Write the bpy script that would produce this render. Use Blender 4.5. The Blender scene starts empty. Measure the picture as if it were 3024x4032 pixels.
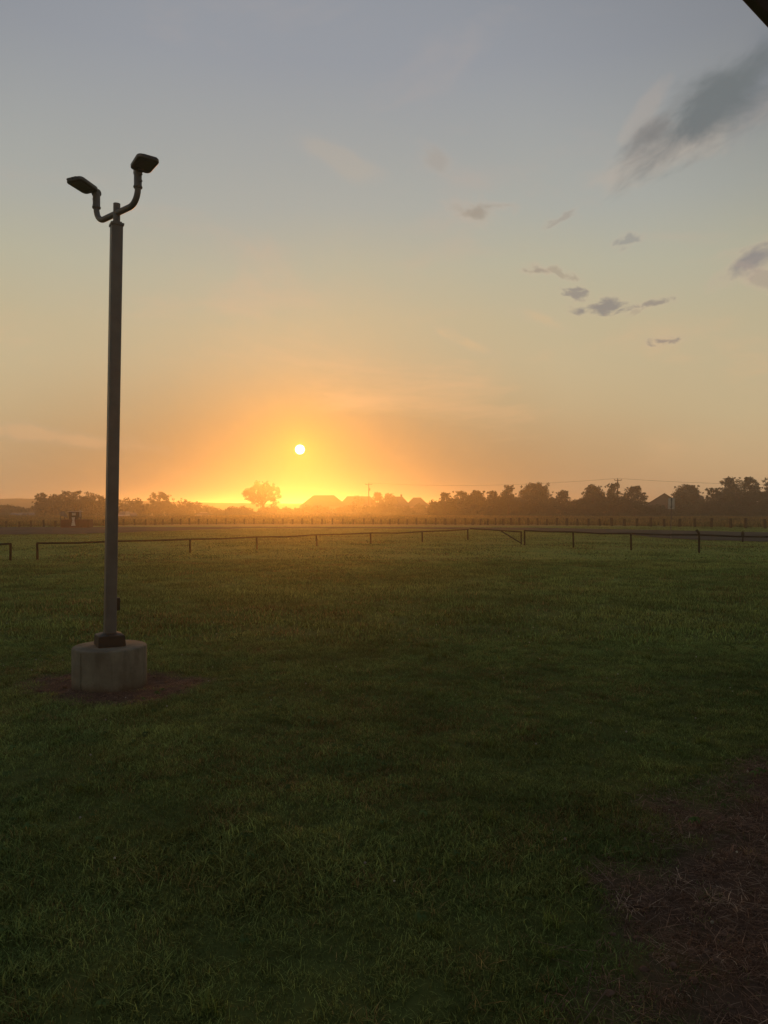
import bpy, bmesh, math, random
import numpy as np
from mathutils import Vector, Matrix, noise as mnoise

random.seed(7)
rng = np.random.default_rng(7)
S = bpy.context.scene
C = S.collection
R = math.radians
EYE = 1.65
F = 3028.0
HZ = 1998.0

# ------------------------------------------------------------------ camera
cam_d = bpy.data.cameras.new('camera')
cam = bpy.data.objects.new('camera', cam_d)
C.objects.link(cam)
cam.location = (0, 0, EYE)
cam.rotation_euler = (R(90) - math.atan((2016 - HZ) / F), 0, 0)
cam_d.sensor_fit = 'VERTICAL'
cam_d.sensor_height = 32.0
cam_d.lens = 32.0 * F / 4032.0
cam_d.clip_start = 0.05
cam_d.clip_end = 6000
S.camera = cam

# ------------------------------------------------------------------ light
SUN_AZ = math.atan((1181 - 1512) / F)
SUN_EL = math.atan((HZ - 1770) / F * math.cos(SUN_AZ))
sdir = Vector((math.sin(SUN_AZ) * math.cos(SUN_EL), math.cos(SUN_AZ) * math.cos(SUN_EL), math.sin(SUN_EL)))
sun_d = bpy.data.lights.new('sun', 'SUN')
sun_d.energy = 1.1
sun_d.color = (1.0, 0.36, 0.05)
sun_d.angle = R(0.5)
sun = bpy.data.objects.new('sun', sun_d)
C.objects.link(sun)
sun.rotation_euler = sdir.to_track_quat('Z', 'Y').to_euler()
sun.location = sdir * 100


def lin(c):
    return tuple(((v / 255 / 12.92) if v / 255 <= 0.04045 else ((v / 255 + 0.055) / 1.055) ** 2.4) for v in c) + (1,)


class NT:
    """small node-tree writer"""
    def __init__(s, tree):
        s.t = tree
        s.n = tree.nodes
        s.l = tree.links

    def node(s, kind, **kw):
        n = s.n.new(kind)
        for k, v in kw.items():
            setattr(n, k, v)
        return n

    def put(s, sock, v):
        if isinstance(v, bpy.types.NodeSocket):
            s.l.new(v, sock)
        else:
            sock.default_value = v

    def math(s, op, a, b=0.0, c=None, clamp=False):
        n = s.node('ShaderNodeMath', operation=op, use_clamp=clamp)
        s.put(n.inputs[0], a)
        s.put(n.inputs[1], b)
        if c is not None:
            s.put(n.inputs[2], c)
        return n.outputs[0]

    def vmath(s, op, a, b=(0, 0, 0)):
        n = s.node('ShaderNodeVectorMath', operation=op)
        s.put(n.inputs[0], a)
        s.put(n.inputs[1], b)
        return n.outputs['Value'] if op in ('DOT_PRODUCT', 'LENGTH') else n.outputs['Vector']

    def maprange(s, v, a, b, c=0.0, d=1.0, smooth=False):
        n = s.node('ShaderNodeMapRange')
        if smooth:
            n.interpolation_type = 'SMOOTHSTEP'
        s.put(n.inputs['Value'], v)
        n.inputs['From Min'].default_value = a
        n.inputs['From Max'].default_value = b
        n.inputs['To Min'].default_value = c
        n.inputs['To Max'].default_value = d
        return n.outputs[0]

    def mix(s, f, a, b, blend='MIX'):
        n = s.node('ShaderNodeMix', data_type='RGBA', blend_type=blend)
        s.put(n.inputs[0], f)
        s.put(n.inputs[6], a)
        s.put(n.inputs[7], b)
        return n.outputs[2]

    def ramp(s, f, stops):
        n = s.node('ShaderNodeValToRGB')
        s.put(n.inputs[0], f)
        e = n.color_ramp.elements
        while len(e) < len(stops):
            e.new(0.5)
        for el, (p, c) in zip(e, stops):
            el.position = p
            el.color = c
        return n.outputs[0]

    def noise(s, vec, scale, detail=4, rough=0.5, dist=0.0):
        n = s.node('ShaderNodeTexNoise')
        if vec is not None:
            s.put(n.inputs['Vector'], vec)
        n.inputs['Scale'].default_value = scale
        n.inputs['Detail'].default_value = detail
        n.inputs['Roughness'].default_value = rough
        n.inputs['Distortion'].default_value = dist
        return n.outputs[0]


# ------------------------------------------------------------------ sky
def pdir(px, py):
    return Vector(((px - 1512) / F, 1, (HZ - py) / F)).normalized()


world = bpy.data.worlds.new('World')
S.world = world
world.use_nodes = True
w = NT(world.node_tree)
w.n.clear()
tc = w.node('ShaderNodeTexCoord')
D = w.vmath('NORMALIZE', tc.outputs['Generated'])
sep = w.node('ShaderNodeSeparateXYZ')
w.l.new(D, sep.inputs[0])
elev = w.math('MULTIPLY', w.math('ARCSINE', sep.outputs[2]), 180 / math.pi)
wob = w.noise(D, 2.6, 3, 0.5)
elev_w = w.math('ADD', elev, w.math('MULTIPLY', w.math('SUBTRACT', wob, 0.5), 4.0))
e01 = w.maprange(elev_w, 0, 90)
base = w.ramp(e01, [(0.0, lin((194, 156, 118))), (3 / 90, lin((195, 164, 124))), (7 / 90, lin((193, 173, 136))),
                    (13 / 90, lin((187, 175, 144))), (17 / 90, lin((178, 175, 154))), (21 / 90, lin((166, 168, 161))),
                    (30 / 90, lin((148, 152, 159))), (55 / 90, lin((132, 138, 152))), (1.0, lin((118, 127, 146)))])
cs = w.vmath('DOT_PRODUCT', D, tuple(sdir))
th = w.math('MULTIPLY', w.math('ARCCOSINE', w.math('MINIMUM', cs, 0.9999999)), 180 / math.pi)
# the glow round the sun itself is made by the haze; the clear sky low behind it is deeper in tone
hole = w.math('MULTIPLY', w.maprange(th, 1, 20, 0.70, 0.0, False), w.maprange(elev, 2, 15, 1, 0.1, True))
col = w.mix(hole, base, lin((92, 64, 36)))
# orange band low beside the sun
band = w.math('MULTIPLY', w.maprange(elev, 1, 11, 0.62, 0, True), w.maprange(th, 14, 36, 1.0, 0, True))
col = w.mix(band, col, lin((150, 120, 88)))
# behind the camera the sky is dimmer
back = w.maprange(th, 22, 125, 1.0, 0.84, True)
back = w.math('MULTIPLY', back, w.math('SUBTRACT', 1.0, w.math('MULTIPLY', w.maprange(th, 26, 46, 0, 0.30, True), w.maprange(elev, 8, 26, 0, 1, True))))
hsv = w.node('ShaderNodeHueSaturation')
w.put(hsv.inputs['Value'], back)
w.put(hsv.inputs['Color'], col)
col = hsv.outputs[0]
# faint veils
veil = w.math('MULTIPLY', w.maprange(w.noise(w.vmath('MULTIPLY', D, (1, 1, 3.2)), 3.3, 6, 0.62, 0.4), 0.5, 0.78, 0, 0.42, True),
              w.maprange(elev, 1, 6, 0, 1, True))
col = w.mix(veil, col, w.mix(w.maprange(elev, 8, 26), lin((228, 180, 132)), lin((176, 164, 158))))


def cloud(px, py, rx, ry, rot, dark, tint_dark, halo, seed, scale=26.0, hard=0.3, amp=3.4):
    """one cloud at a direction of the sky: size and tilt in degrees, ragged edge from noise"""
    global col
    c = pdir(px, py)
    right = c.cross(Vector((0, 0, 1))).normalized()
    up = right.cross(c)
    a = R(rot)
    ax = right * math.cos(a) + up * math.sin(a)
    ay = up * math.cos(a) - right * math.sin(a)
    den = w.vmath('DOT_PRODUCT', D, tuple(c))
    u = w.math('DIVIDE', w.vmath('DOT_PRODUCT', D, tuple(ax)), w.math('MAXIMUM', den, 0.05))
    v = w.math('DIVIDE', w.vmath('DOT_PRODUCT', D, tuple(ay)), w.math('MAXIMUM', den, 0.05))
    comb = w.node('ShaderNodeCombineXYZ')
    w.put(comb.inputs[0], w.math('MULTIPLY', u, 0.55))
    w.put(comb.inputs[1], v)
    comb.inputs[2].default_value = seed * 3.7
    nz = w.noise(comb.outputs[0], scale, 6, 0.58, 0.35)
    r2 = w.math('ADD', w.math('POWER', w.math('ABSOLUTE', w.math('DIVIDE', u, math.tan(R(rx)))), 2.0),
                w.math('POWER', w.math('ABSOLUTE', w.math('DIVIDE', v, math.tan(R(ry)))), 2.0))
    front = w.math('GREATER_THAN', den, 0.3)
    fall = w.math('SUBTRACT', 1.0, w.math('SQRT', r2))
    f = w.math('ADD', fall, w.math('MULTIPLY', w.math('SUBTRACT', nz, 0.5), amp))
    core = w.math('MULTIPLY', w.maprange(f, 0.05, 0.05 + hard * 2.2, 0, dark, True), front)
    wide = w.math('MULTIPLY', w.maprange(w.math('ADD', f, 0.45), 0.0, 0.9, 0, halo, True), front)
    col = w.mix(wide, col, lin((200, 174, 153)))
    col = w.mix(core, col, lin(tint_dark))


#      px    py    rx   ry   rot dark  colour           halo seed scale
cloud(2650, 575, 4.4, 1.3, 20, 0.28, (160, 148, 140), 0.26, 3, 22, 0.6, 2.2)
cloud(2545, 430, 2.0, 0.6, 48, 0.05, (170, 152, 144), 0.16, 23, 26, 0.6)
cloud(3040, 260, 5.0, 2.8, 60, 0.75, (118, 123, 132), 0.0, 2, 16, 0.5, 1.8)
cloud(2810, 410, 7.6, 2.5, 27, 0.95, (108, 114, 116), 0.0, 1, 19, 0.42, 2.4)
cloud(2570, 530, 3.6, 1.25, 34, 0.85, (122, 121, 120), 0.0, 22, 28, 0.45, 2.4)
cloud(1875, 835, 2.1, 0.8, -3, 0.75, (150, 142, 130), 0.2, 4, 55, 0.45)
cloud(2210, 862, 1.1, 0.32, 24, 0.5, (150, 142, 134), 0.12, 5, 85)
cloud(2470, 950, 0.9, 0.42, 20, 0.6, (138, 140, 138), 0.15, 6, 95)
cloud(2940, 1035, 2.0, 0.95, 18, 0.85, (134, 130, 130), 0.25, 7, 42, 0.45)
cloud(3010, 1090, 1.6, 0.7, -30, 0.4, (150, 138, 130), 0.25, 8, 42)
cloud(2115, 1060, 1.1, 0.42, -8, 0.7, (148, 138, 126), 0.25, 9, 95)
cloud(2205, 1078, 1.3, 0.4, -28, 0.6, (156, 146, 130), 0.2, 10, 95)
cloud(2268, 1158, 1.2, 0.42, -18, 0.85, (140, 134, 128), 0.12, 11, 95)
cloud(2365, 1208, 2.4, 0.62, 2, 0.9, (134, 130, 126), 0.15, 12, 75, 0.35)
cloud(2580, 1194, 1.3, 0.32, 4, 0.8, (142, 134, 126), 0.15, 13, 95)
cloud(2500, 1226, 0.7, 0.24, 20, 0.4, (160, 146, 130), 0.1, 14, 95)
cloud(2607, 1345, 1.2, 0.36, 2, 0.85, (146, 134, 124), 0.2, 15, 95)
cloud(1730, 640, 1.2, 0.6, -40, 0.45, (158, 152, 144), 0.1, 16, 40)
cloud(1330, 620, 2.6, 0.7, -24, 0.16, (186, 172, 150), 0.1, 17, 24)
cloud(2120, 1250, 2.2, 0.5, -22, 0.35, (206, 178, 138), 0.1, 18, 36)
cloud(1850, 1350, 2.4, 0.6, -28, 0.25, (222, 182, 130), 0.1, 19, 36)
cloud(220, 1720, 6.5, 0.6, -6, 0.3, (214, 168, 122), 0.1, 20, 18)
# solar disc with its bright rim
rim = w.math('MULTIPLY', w.math('EXPONENT', w.math('MULTIPLY', th, -0.62)), 0.62)
col = w.mix(rim, col, (1.15, 0.62, 0.10, 1))
disc = w.maprange(th, 0.28, 0.38, 1.0, 0.0, True)
col = w.mix(disc, col, (7.0, 5.6, 3.2, 1))
sky = w.node('ShaderNodeTexSky', sky_type='NISHITA', sun_disc=False)
sky.sun_elevation = SUN_EL
sky.sun_rotation = SUN_AZ
sky.air_density = 1.3
sky.dust_density = 3.0
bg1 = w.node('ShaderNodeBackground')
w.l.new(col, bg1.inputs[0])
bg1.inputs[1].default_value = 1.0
bg2 = w.node('ShaderNodeBackground')
w.l.new(sky.outputs[0], bg2.inputs[0])
bg2.inputs[1].default_value = 0.004
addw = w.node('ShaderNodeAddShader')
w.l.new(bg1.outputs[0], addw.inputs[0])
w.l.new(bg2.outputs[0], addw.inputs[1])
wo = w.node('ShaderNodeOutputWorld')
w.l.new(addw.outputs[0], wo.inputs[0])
world.cycles.sampling_method = 'MANUAL'
world.cycles.sample_map_resolution = 1024

S.view_settings.view_transform = 'Standard'
S.view_settings.look = 'None'
S.view_settings.exposure = 0
S.view_settings.gamma = 1
S.view_settings.use_curve_mapping = False
S.cycles.use_denoising = True
S.cycles.max_bounces = 8
S.cycles.transparent_max_bounces = 16
S.cycles.volume_bounces = 1
S.cycles.sample_clamp_indirect = 4


# ------------------------------------------------------------------ helpers
def mat(name, color, rough=0.8, metal=0.0, spec=0.3, vary=0.0, vscale=4.0, bump=0.0, bscale=40.0, color2=None, transl=0.0, coord='Object'):
    m = bpy.data.materials.new(name)
    m.use_nodes = True
    t = NT(m.node_tree)
    b = t.n['Principled BSDF']
    b.inputs['Roughness'].default_value = rough
    b.inputs['Metallic'].default_value = metal
    b.inputs['Specular IOR Level'].default_value = spec
    tcn = t.node('ShaderNodeTexCoord').outputs[coord]
    base_c = tuple(color) + (1,)
    if vary or color2:
        nz = t.noise(tcn, vscale, 6, 0.6)
        c2 = tuple(color2) + (1,) if color2 else tuple(max(0, v * (1 - vary)) for v in color) + (1,)
        cc = t.mix(t.maprange(nz, 0.35, 0.65), base_c, c2)
        t.l.new(cc, b.inputs['Base Color'])
    else:
        cc = None
        b.inputs['Base Color'].default_value = base_c
    if bump:
        bn = t.node('ShaderNodeBump')
        bn.inputs['Strength'].default_value = bump
        bn.inputs['Distance'].default_value = 0.01
        t.l.new(t.noise(tcn, bscale, 5, 0.65), bn.inputs['Height'])
        t.l.new(bn.outputs[0], b.inputs['Normal'])
    if transl:
        tr = t.node('ShaderNodeBsdfTranslucent')
        t.put(tr.inputs[0], cc if cc is not None else base_c)
        mx = t.node('ShaderNodeMixShader')
        mx.inputs[0].default_value = transl
        t.l.new(b.outputs[0], mx.inputs[1])
        t.l.new(tr.outputs[0], mx.inputs[2])
        t.l.new(mx.outputs[0], t.n['Material Output'].inputs[0])
    return m


def attr_mat(name, attr, rough=0.7, transl=0.35, spec=0.2):
    """material whose colour comes from a per-instance colour attribute"""
    m = bpy.data.materials.new(name)
    m.use_nodes = True
    t = NT(m.node_tree)
    b = t.n['Principled BSDF']
    b.inputs['Roughness'].default_value = rough
    b.inputs['Specular IOR Level'].default_value = spec
    a = t.node('ShaderNodeAttribute', attribute_type='INSTANCER', attribute_name=attr)
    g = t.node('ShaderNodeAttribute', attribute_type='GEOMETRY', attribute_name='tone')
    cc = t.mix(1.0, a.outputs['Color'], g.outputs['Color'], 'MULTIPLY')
    t.l.new(cc, b.inputs['Base Color'])
    tr = t.node('ShaderNodeBsdfTranslucent')
    t.l.new(cc, tr.inputs[0])
    mx = t.node('ShaderNodeMixShader')
    mx.inputs[0].default_value = transl
    t.l.new(b.outputs[0], mx.inputs[1])
    t.l.new(tr.outputs[0], mx.inputs[2])
    t.l.new(mx.outputs[0], t.n['Material Output'].inputs[0])
    return m


def tag(o, label=None, cat=None, group=None, kind=None):
    if label:
        o['label'] = label
    if cat:
        o['category'] = cat
    if group:
        o['group'] = group
    if kind:
        o['kind'] = kind
    return o


def empty(name, loc, rz=0.0):
    o = bpy.data.objects.new(name, None)
    C.objects.link(o)
    o.location = loc
    o.rotation_euler = (0, 0, rz)
    o.empty_display_size = 0.2
    return o


def link(name, me, parent=None):
    o = bpy.data.objects.new(name, me)
    C.objects.link(o)
    if parent is not None:
        o.parent = parent
    return o


def from_np(name, v, f, m, parent=None, smooth=False):
    me = bpy.data.meshes.new(name)
    me.from_pydata([tuple(p) for p in v], [], [tuple(q) for q in f])
    me.update()
    if smooth:
        me.shade_smooth()
    if m:
        me.materials.append(m)
    return link(name, me, parent)


class MB:
    def __init__(s):
        s.bm = bmesh.new()

    def box(s, c, size, rot=None, bevel=0.0):
        M = Matrix.Translation(c)
        if rot is not None:
            M = M @ (rot if isinstance(rot, Matrix) else Matrix.Rotation(rot, 4, 'Z'))
        M = M @ Matrix.Diagonal((size[0], size[1], size[2], 1))
        r = bmesh.ops.create_cube(s.bm, size=1, matrix=M)
        if bevel:
            es = list({e for v in r['verts'] for e in v.link_edges})
            bmesh.ops.bevel(s.bm, geom=es, offset=bevel, segments=2, affect='EDGES', profile=0.7)
        return s

    def tube(s, pts, rad, seg=12, cap=True):
        pts = [Vector(p) for p in pts]
        rads = rad if isinstance(rad, (list, tuple)) else [rad] * len(pts)
        rings = []
        ref = None
        for i, p in enumerate(pts):
            if i == 0:
                d = pts[1] - pts[0]
            elif i == len(pts) - 1:
                d = pts[-1] - pts[-2]
            else:
                d = (pts[i + 1] - pts[i]).normalized() + (pts[i] - pts[i - 1]).normalized()
            d.normalize()
            if ref is None:
                ref = Vector((0, 0, 1)) if abs(d.z) < 0.9 else Vector((1, 0, 0))
            a = d.cross(ref).normalized()
            b = d.cross(a).normalized()
            ref = a.cross(d) if abs(a.cross(d).length) > 0 else ref
            rings.append([s.bm.verts.new(p + (a * math.cos(2 * math.pi * k / seg) + b * math.sin(2 * math.pi * k / seg)) * rads[i]) for k in range(seg)])
        for r0, r1 in zip(rings, rings[1:]):
            for k in range(seg):
                s.bm.faces.new((r0[k], r0[(k + 1) % seg], r1[(k + 1) % seg], r1[k]))
        if cap:
            s.bm.faces.new(rings[0][::-1])
            s.bm.faces.new(rings[-1])
        return s

    def prism(s, outline, y0, y1):
        """outline in x,z, extruded along y"""
        a = [s.bm.verts.new((x, y0, z)) for x, z in outline]
        b = [s.bm.verts.new((x, y1, z)) for x, z in outline]
        n = len(a)
        s.bm.faces.new(a)
        s.bm.faces.new(b[::-1])
        for k in range(n):
            s.bm.faces.new((a[k], b[k], b[(k + 1) % n], a[(k + 1) % n]))
        return s

    def poly(s, vs, fs):
        vv = [s.bm.verts.new(p) for p in vs]
        for f in fs:
            s.bm.faces.new([vv[i] for i in f])
        return s

    def build(s, name, m, parent=None, smooth=False):
        bmesh.ops.recalc_face_normals(s.bm, faces=s.bm.faces)
        me = bpy.data.meshes.new(name)
        s.bm.to_mesh(me)
        s.bm.free()
        if smooth:
            me.shade_smooth()
            me.set_sharp_from_angle(angle=R(40))
        me.materials.append(m)
        return link(name, me, parent)


def ss(a, b, x):
    t = np.clip((x - a) / (b - a), 0, 1)
    return t * t * (3 - 2 * t)


# lattice noise in numpy, shared by ground relief, patch colours and grass
_tab = rng.random((256, 256))


def vnoise(x, y, sc, ox=0.0):
    x = np.asarray(x, float) * sc + 100.3 + ox
    y = np.asarray(y, float) * sc + 57.7 + ox * 1.7
    xi = np.floor(x).astype(int)
    yi = np.floor(y).astype(int)
    fx = x - xi
    fy = y - yi
    fx = fx * fx * (3 - 2 * fx)
    fy = fy * fy * (3 - 2 * fy)
    g = lambda i, j: _tab[(xi + i) & 255, (yi + j) & 255]
    return (g(0, 0) * (1 - fx) + g(1, 0) * fx) * (1 - fy) + (g(0, 1) * (1 - fx) + g(1, 1) * fx) * fy


def fbm(x, y, sc, oct=4, ox=0.0):
    r = 0
    a = 0.5
    t = 0
    for k in range(oct):
        r = r + a * vnoise(x, y, sc * 2 ** k, ox + 11.3 * k)
        t += a
        a *= 0.55
    return r / t


BX, BY = -2.56, 7.17        # lamp footing


def gz(x, y):
    x = np.asarray(x, float)
    y = np.asarray(y, float)
    near = (fbm(x, y, 1.3, 3) - 0.5) * 0.05 + (fbm(x, y, 5.0, 2, 9) - 0.5) * 0.022
    near = near * (1 - ss(14, 40, y))
    mid = (fbm(x, y, 0.09, 2, 4) - 0.5) * 0.16 * ss(9, 20, y) * (1 - ss(30, 50, y))
    far = (fbm(x, y, 0.03, 3, 21) - 0.5) * 0.5 * ss(66, 100, y)
    return near + mid + far - 1.0 * ss(122, 165, y)


def gzf(x, y):
    return float(gz(x, y))


def at(px, py, y=None):
    """world point on flat ground seen at a photograph pixel, or at distance y"""
    if y is None:
        y = EYE * F / (py - HZ)
        return Vector(((px - 1512) / F * y, y, 0))
    return Vector(((px - 1512) / F * y, y, EYE + (HZ - py) / F * y))


def bare_mask(x, y):
    """0 grass .. 1 bare soil"""
    n = (fbm(x, y, 1.1, 4, 31) - 0.5)
    n2 = (fbm(x, y, 3.3, 3, 37) - 0.5)
    d = np.sqrt(((x - BX - 0.02) / 0.98) ** 2 + ((y - BY + 0.02) / 0.74) ** 2)
    ring = 1 - ss(0.70, 1.12, d + n * 0.9)
    # drip strip below the porch eave, running off to the right
    t = (x - 0.62) * 0.86 - (y - 2.3) * 0.42
    strip = ss(-0.06, 0.42, t + n * 1.4 + n2 * 0.5) * (1 - ss(4.4, 5.2, y + n * 1.5))
    return np.clip(np.maximum(ring, strip), 0, 1)


def brown_mask(x, y):
    n = fbm(x, y, 0.9, 4, 3)
    m = fbm(x, y, 0.23, 3, 51)
    return ss(0.55, 0.68, n * 0.72 + m * 0.36 - 0.02)


# ------------------------------------------------------------------ ground
def axis(lo, hi, d0, dense_lo, dense_hi, grow):
    a = list(np.arange(dense_lo, dense_hi, d0))
    s = d0
    v = dense_hi
    while v < hi:
        a.append(v)
        s *= grow
        v += s
    a.append(hi)
    s = d0
    v = dense_lo
    pre = []
    while v > lo:
        s *= grow
        v -= s
        pre.append(max(v, lo))
    return np.array(pre[::-1] + a)


xs = axis(-1150, 1150, 0.11, -7.5, 6.5, 1.09)
ys = axis(-60, 2300, 0.11, 1.2, 12.0, 1.045)
GX, GY = np.meshgrid(xs, ys)
GZ = gz(GX, GY)
nx, ny = len(xs), len(ys)
idx = np.arange(nx * ny).reshape(ny, nx)
faces = np.stack([idx[:-1, :-1], idx[:-1, 1:], idx[1:, 1:], idx[1:, :-1]], -1).reshape(-1, 4)
gm = bpy.data.meshes.new('ground')
gm.from_pydata(np.stack([GX, GY, GZ], -1).reshape(-1, 3).tolist(), [], faces.tolist())
gm.update()
gm.shade_smooth()
gfx, gfy = GX.ravel(), GY.ravel()
for nm, arr in (('bare', bare_mask(gfx, gfy)), ('brown', brown_mask(gfx, gfy))):
    at_ = gm.attributes.new(nm, 'FLOAT', 'POINT')
    at_.data.foreach_set('value', arr.astype(np.float32))

gmat = bpy.data.materials.new('lawn_ground')
gmat.use_nodes = True
t = NT(gmat.node_tree)
b = t.n['Principled BSDF']
b.inputs['Roughness'].default_value = 0.95
b.inputs['Specular IOR Level'].default_value = 0.05
pos = t.node('ShaderNodeTexCoord').outputs['Object']
sp = t.node('ShaderNodeSeparateXYZ')
t.l.new(pos, sp.inputs[0])
fine = t.noise(pos, 9.0, 8, 0.7)
patch = t.noise(pos, 0.35, 5, 0.6)
streak = t.noise(t.vmath('MULTIPLY', pos, (0.25, 1.0, 1.0)), 0.6, 6, 0.65)
soil = t.mix(fine, (0.035, 0.025, 0.020, 1), (0.150, 0.102, 0.080, 1))
thatch = t.mix(fine, (0.025, 0.038, 0.012, 1), (0.125, 0.160, 0.045, 1))
lawn_far = t.mix(t.maprange(streak, 0.3, 0.7), (0.100, 0.185, 0.038, 1), (0.165, 0.225, 0.056, 1))
lawn_far = t.mix(t.maprange(patch, 0.5, 0.7, 0, 0.45), lawn_far, (0.18, 0.17, 0.055, 1))
meadow = t.mix(t.maprange(streak, 0.3, 0.7), (0.17, 0.125, 0.05, 1), (0.26, 0.19, 0.085, 1))
gcol = t.mix(t.maprange(sp.outputs[1], 8, 22, 0, 1, True), thatch, lawn_far)
gcol = t.mix(t.maprange(t.math('ADD', sp.outputs[1], t.math('MULTIPLY', t.math('SUBTRACT', patch, 0.5), 10)), 64, 72, 0, 1, True), gcol, meadow)
ba = t.node('ShaderNodeAttribute', attribute_name='bare')
gcol = t.mix(ba.outputs['Fac'], gcol, soil)
t.l.new(gcol, b.inputs['Base Color'])
bn = t.node('ShaderNodeBump')
bn.inputs['Strength'].default_value = 0.8
bn.inputs['Distance'].default_value = 0.03
t.l.new(fine, bn.inputs['Height'])
t.l.new(bn.outputs[0], b.inputs['Normal'])
gm.materials.append(gmat)
tag(link('ground', gm), kind='structure')

# road across the field
road_m = mat('road_asphalt', (0.095, 0.097, 0.080), 1.0, spec=0.0, vary=0.35, vscale=0.6, bump=0.5, bscale=30)
up_ = [(-900, 2077), (0, 2077), (500, 2076), (1000, 2075.5), (1500, 2076), (2100, 2079), (2500, 2087), (3024, 2098), (3900, 2117)]
lo_ = [(-900, 2122), (0, 2106), (330, 2104), (600, 2094), (1000, 2081), (1500, 2082), (2100, 2090), (2420, 2102), (2640, 2122), (3024, 2132), (3900, 2176)]


def sheet(name, upper, lower, lift, m, n=160):
    vs, fs = [], []
    x0, x1 = upper[0][0], upper[-1][0]
    for i in range(n + 1):
        px = x0 + (x1 - x0) * i / n
        a = at(px, np.interp(px, [p[0] for p in upper], [p[1] for p in upper]))
        c = at(px, np.interp(px, [p[0] for p in lower], [p[1] for p in lower]) + (0.8 * math.sin(px * 0.03) if lift > 0.03 else 0))
        for k in range(4):
            p = a.lerp(c, k / 3)
            vs.append((p.x, p.y, gzf(p.x, p.y) + lift))
    for i in range(n):
        for k in range(3):
            q = i * 4 + k
            fs.append((q, q + 1, q + 5, q + 4))
    o = from_np(name, vs, fs, m)
    return o


tag(sheet('road', up_, lo_, 0.035, road_m), kind='structure')


# ------------------------------------------------------------------ grass, as instances
def tuft_mesh(name, blades, spread, hgt, wid, lean, seed, m, segs=2, flat=0.0):
    r = random.Random(seed)
    vs, fs, tone = [], [], []
    for _ in range(blades):
        a = r.random() * 6.283
        rr = spread * math.sqrt(r.random())
        bx, by = rr * math.cos(a), rr * math.sin(a)
        h = hgt * r.uniform(0.45, 1.15)
        wd = wid * r.uniform(0.6, 1.3)
        yaw = r.random() * 6.283
        ln = lean * r.uniform(0.1, 1.0) * h
        dx, dy = math.cos(yaw) * ln, math.sin(yaw) * ln
        sx, sy = -math.sin(yaw + r.uniform(-.6, .6)), math.cos(yaw)
        tn = r.uniform(0.35, 1.65)
        i0 = len(vs)
        zl = 1.0 - flat
        for k in range(segs):
            f = k / segs
            z = h * f * (1 - 0.25 * f * lean) * zl + 0.004 * flat
            wk = wd * (1 - 0.55 * f)
            ox, oy = dx * f * f, dy * f * f
            vs += [(bx + ox - sx * wk, by + oy - sy * wk, z), (bx + ox + sx * wk, by + oy + sy * wk, z)]
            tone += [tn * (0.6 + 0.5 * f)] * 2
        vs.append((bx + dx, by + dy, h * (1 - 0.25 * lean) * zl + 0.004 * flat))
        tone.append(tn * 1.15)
        for k in range(segs - 1):
            q = i0 + 2 * k
            fs.append((q, q + 1, q + 3, q + 2))
        q = i0 + 2 * (segs - 1)
        fs.append((q, q + 1, q + 2))
    me = bpy.data.meshes.new(name)
    me.from_pydata(vs, [], fs)
    me.update()
    ca = me.color_attributes.new('tone', 'FLOAT_COLOR', 'POINT')
    tt = np.array(tone, np.float32)
    ca.data.foreach_set('color', np.stack([tt, tt, tt, np.ones_like(tt)], -1).ravel())
    me.materials.append(m)
    return bpy.data.objects.new(name, me)      # kept out of the scene: only instanced


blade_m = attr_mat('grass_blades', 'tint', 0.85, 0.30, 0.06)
dry_m = attr_mat('dry_blades', 'tint', 0.85, 0.2, 0.08)


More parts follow.
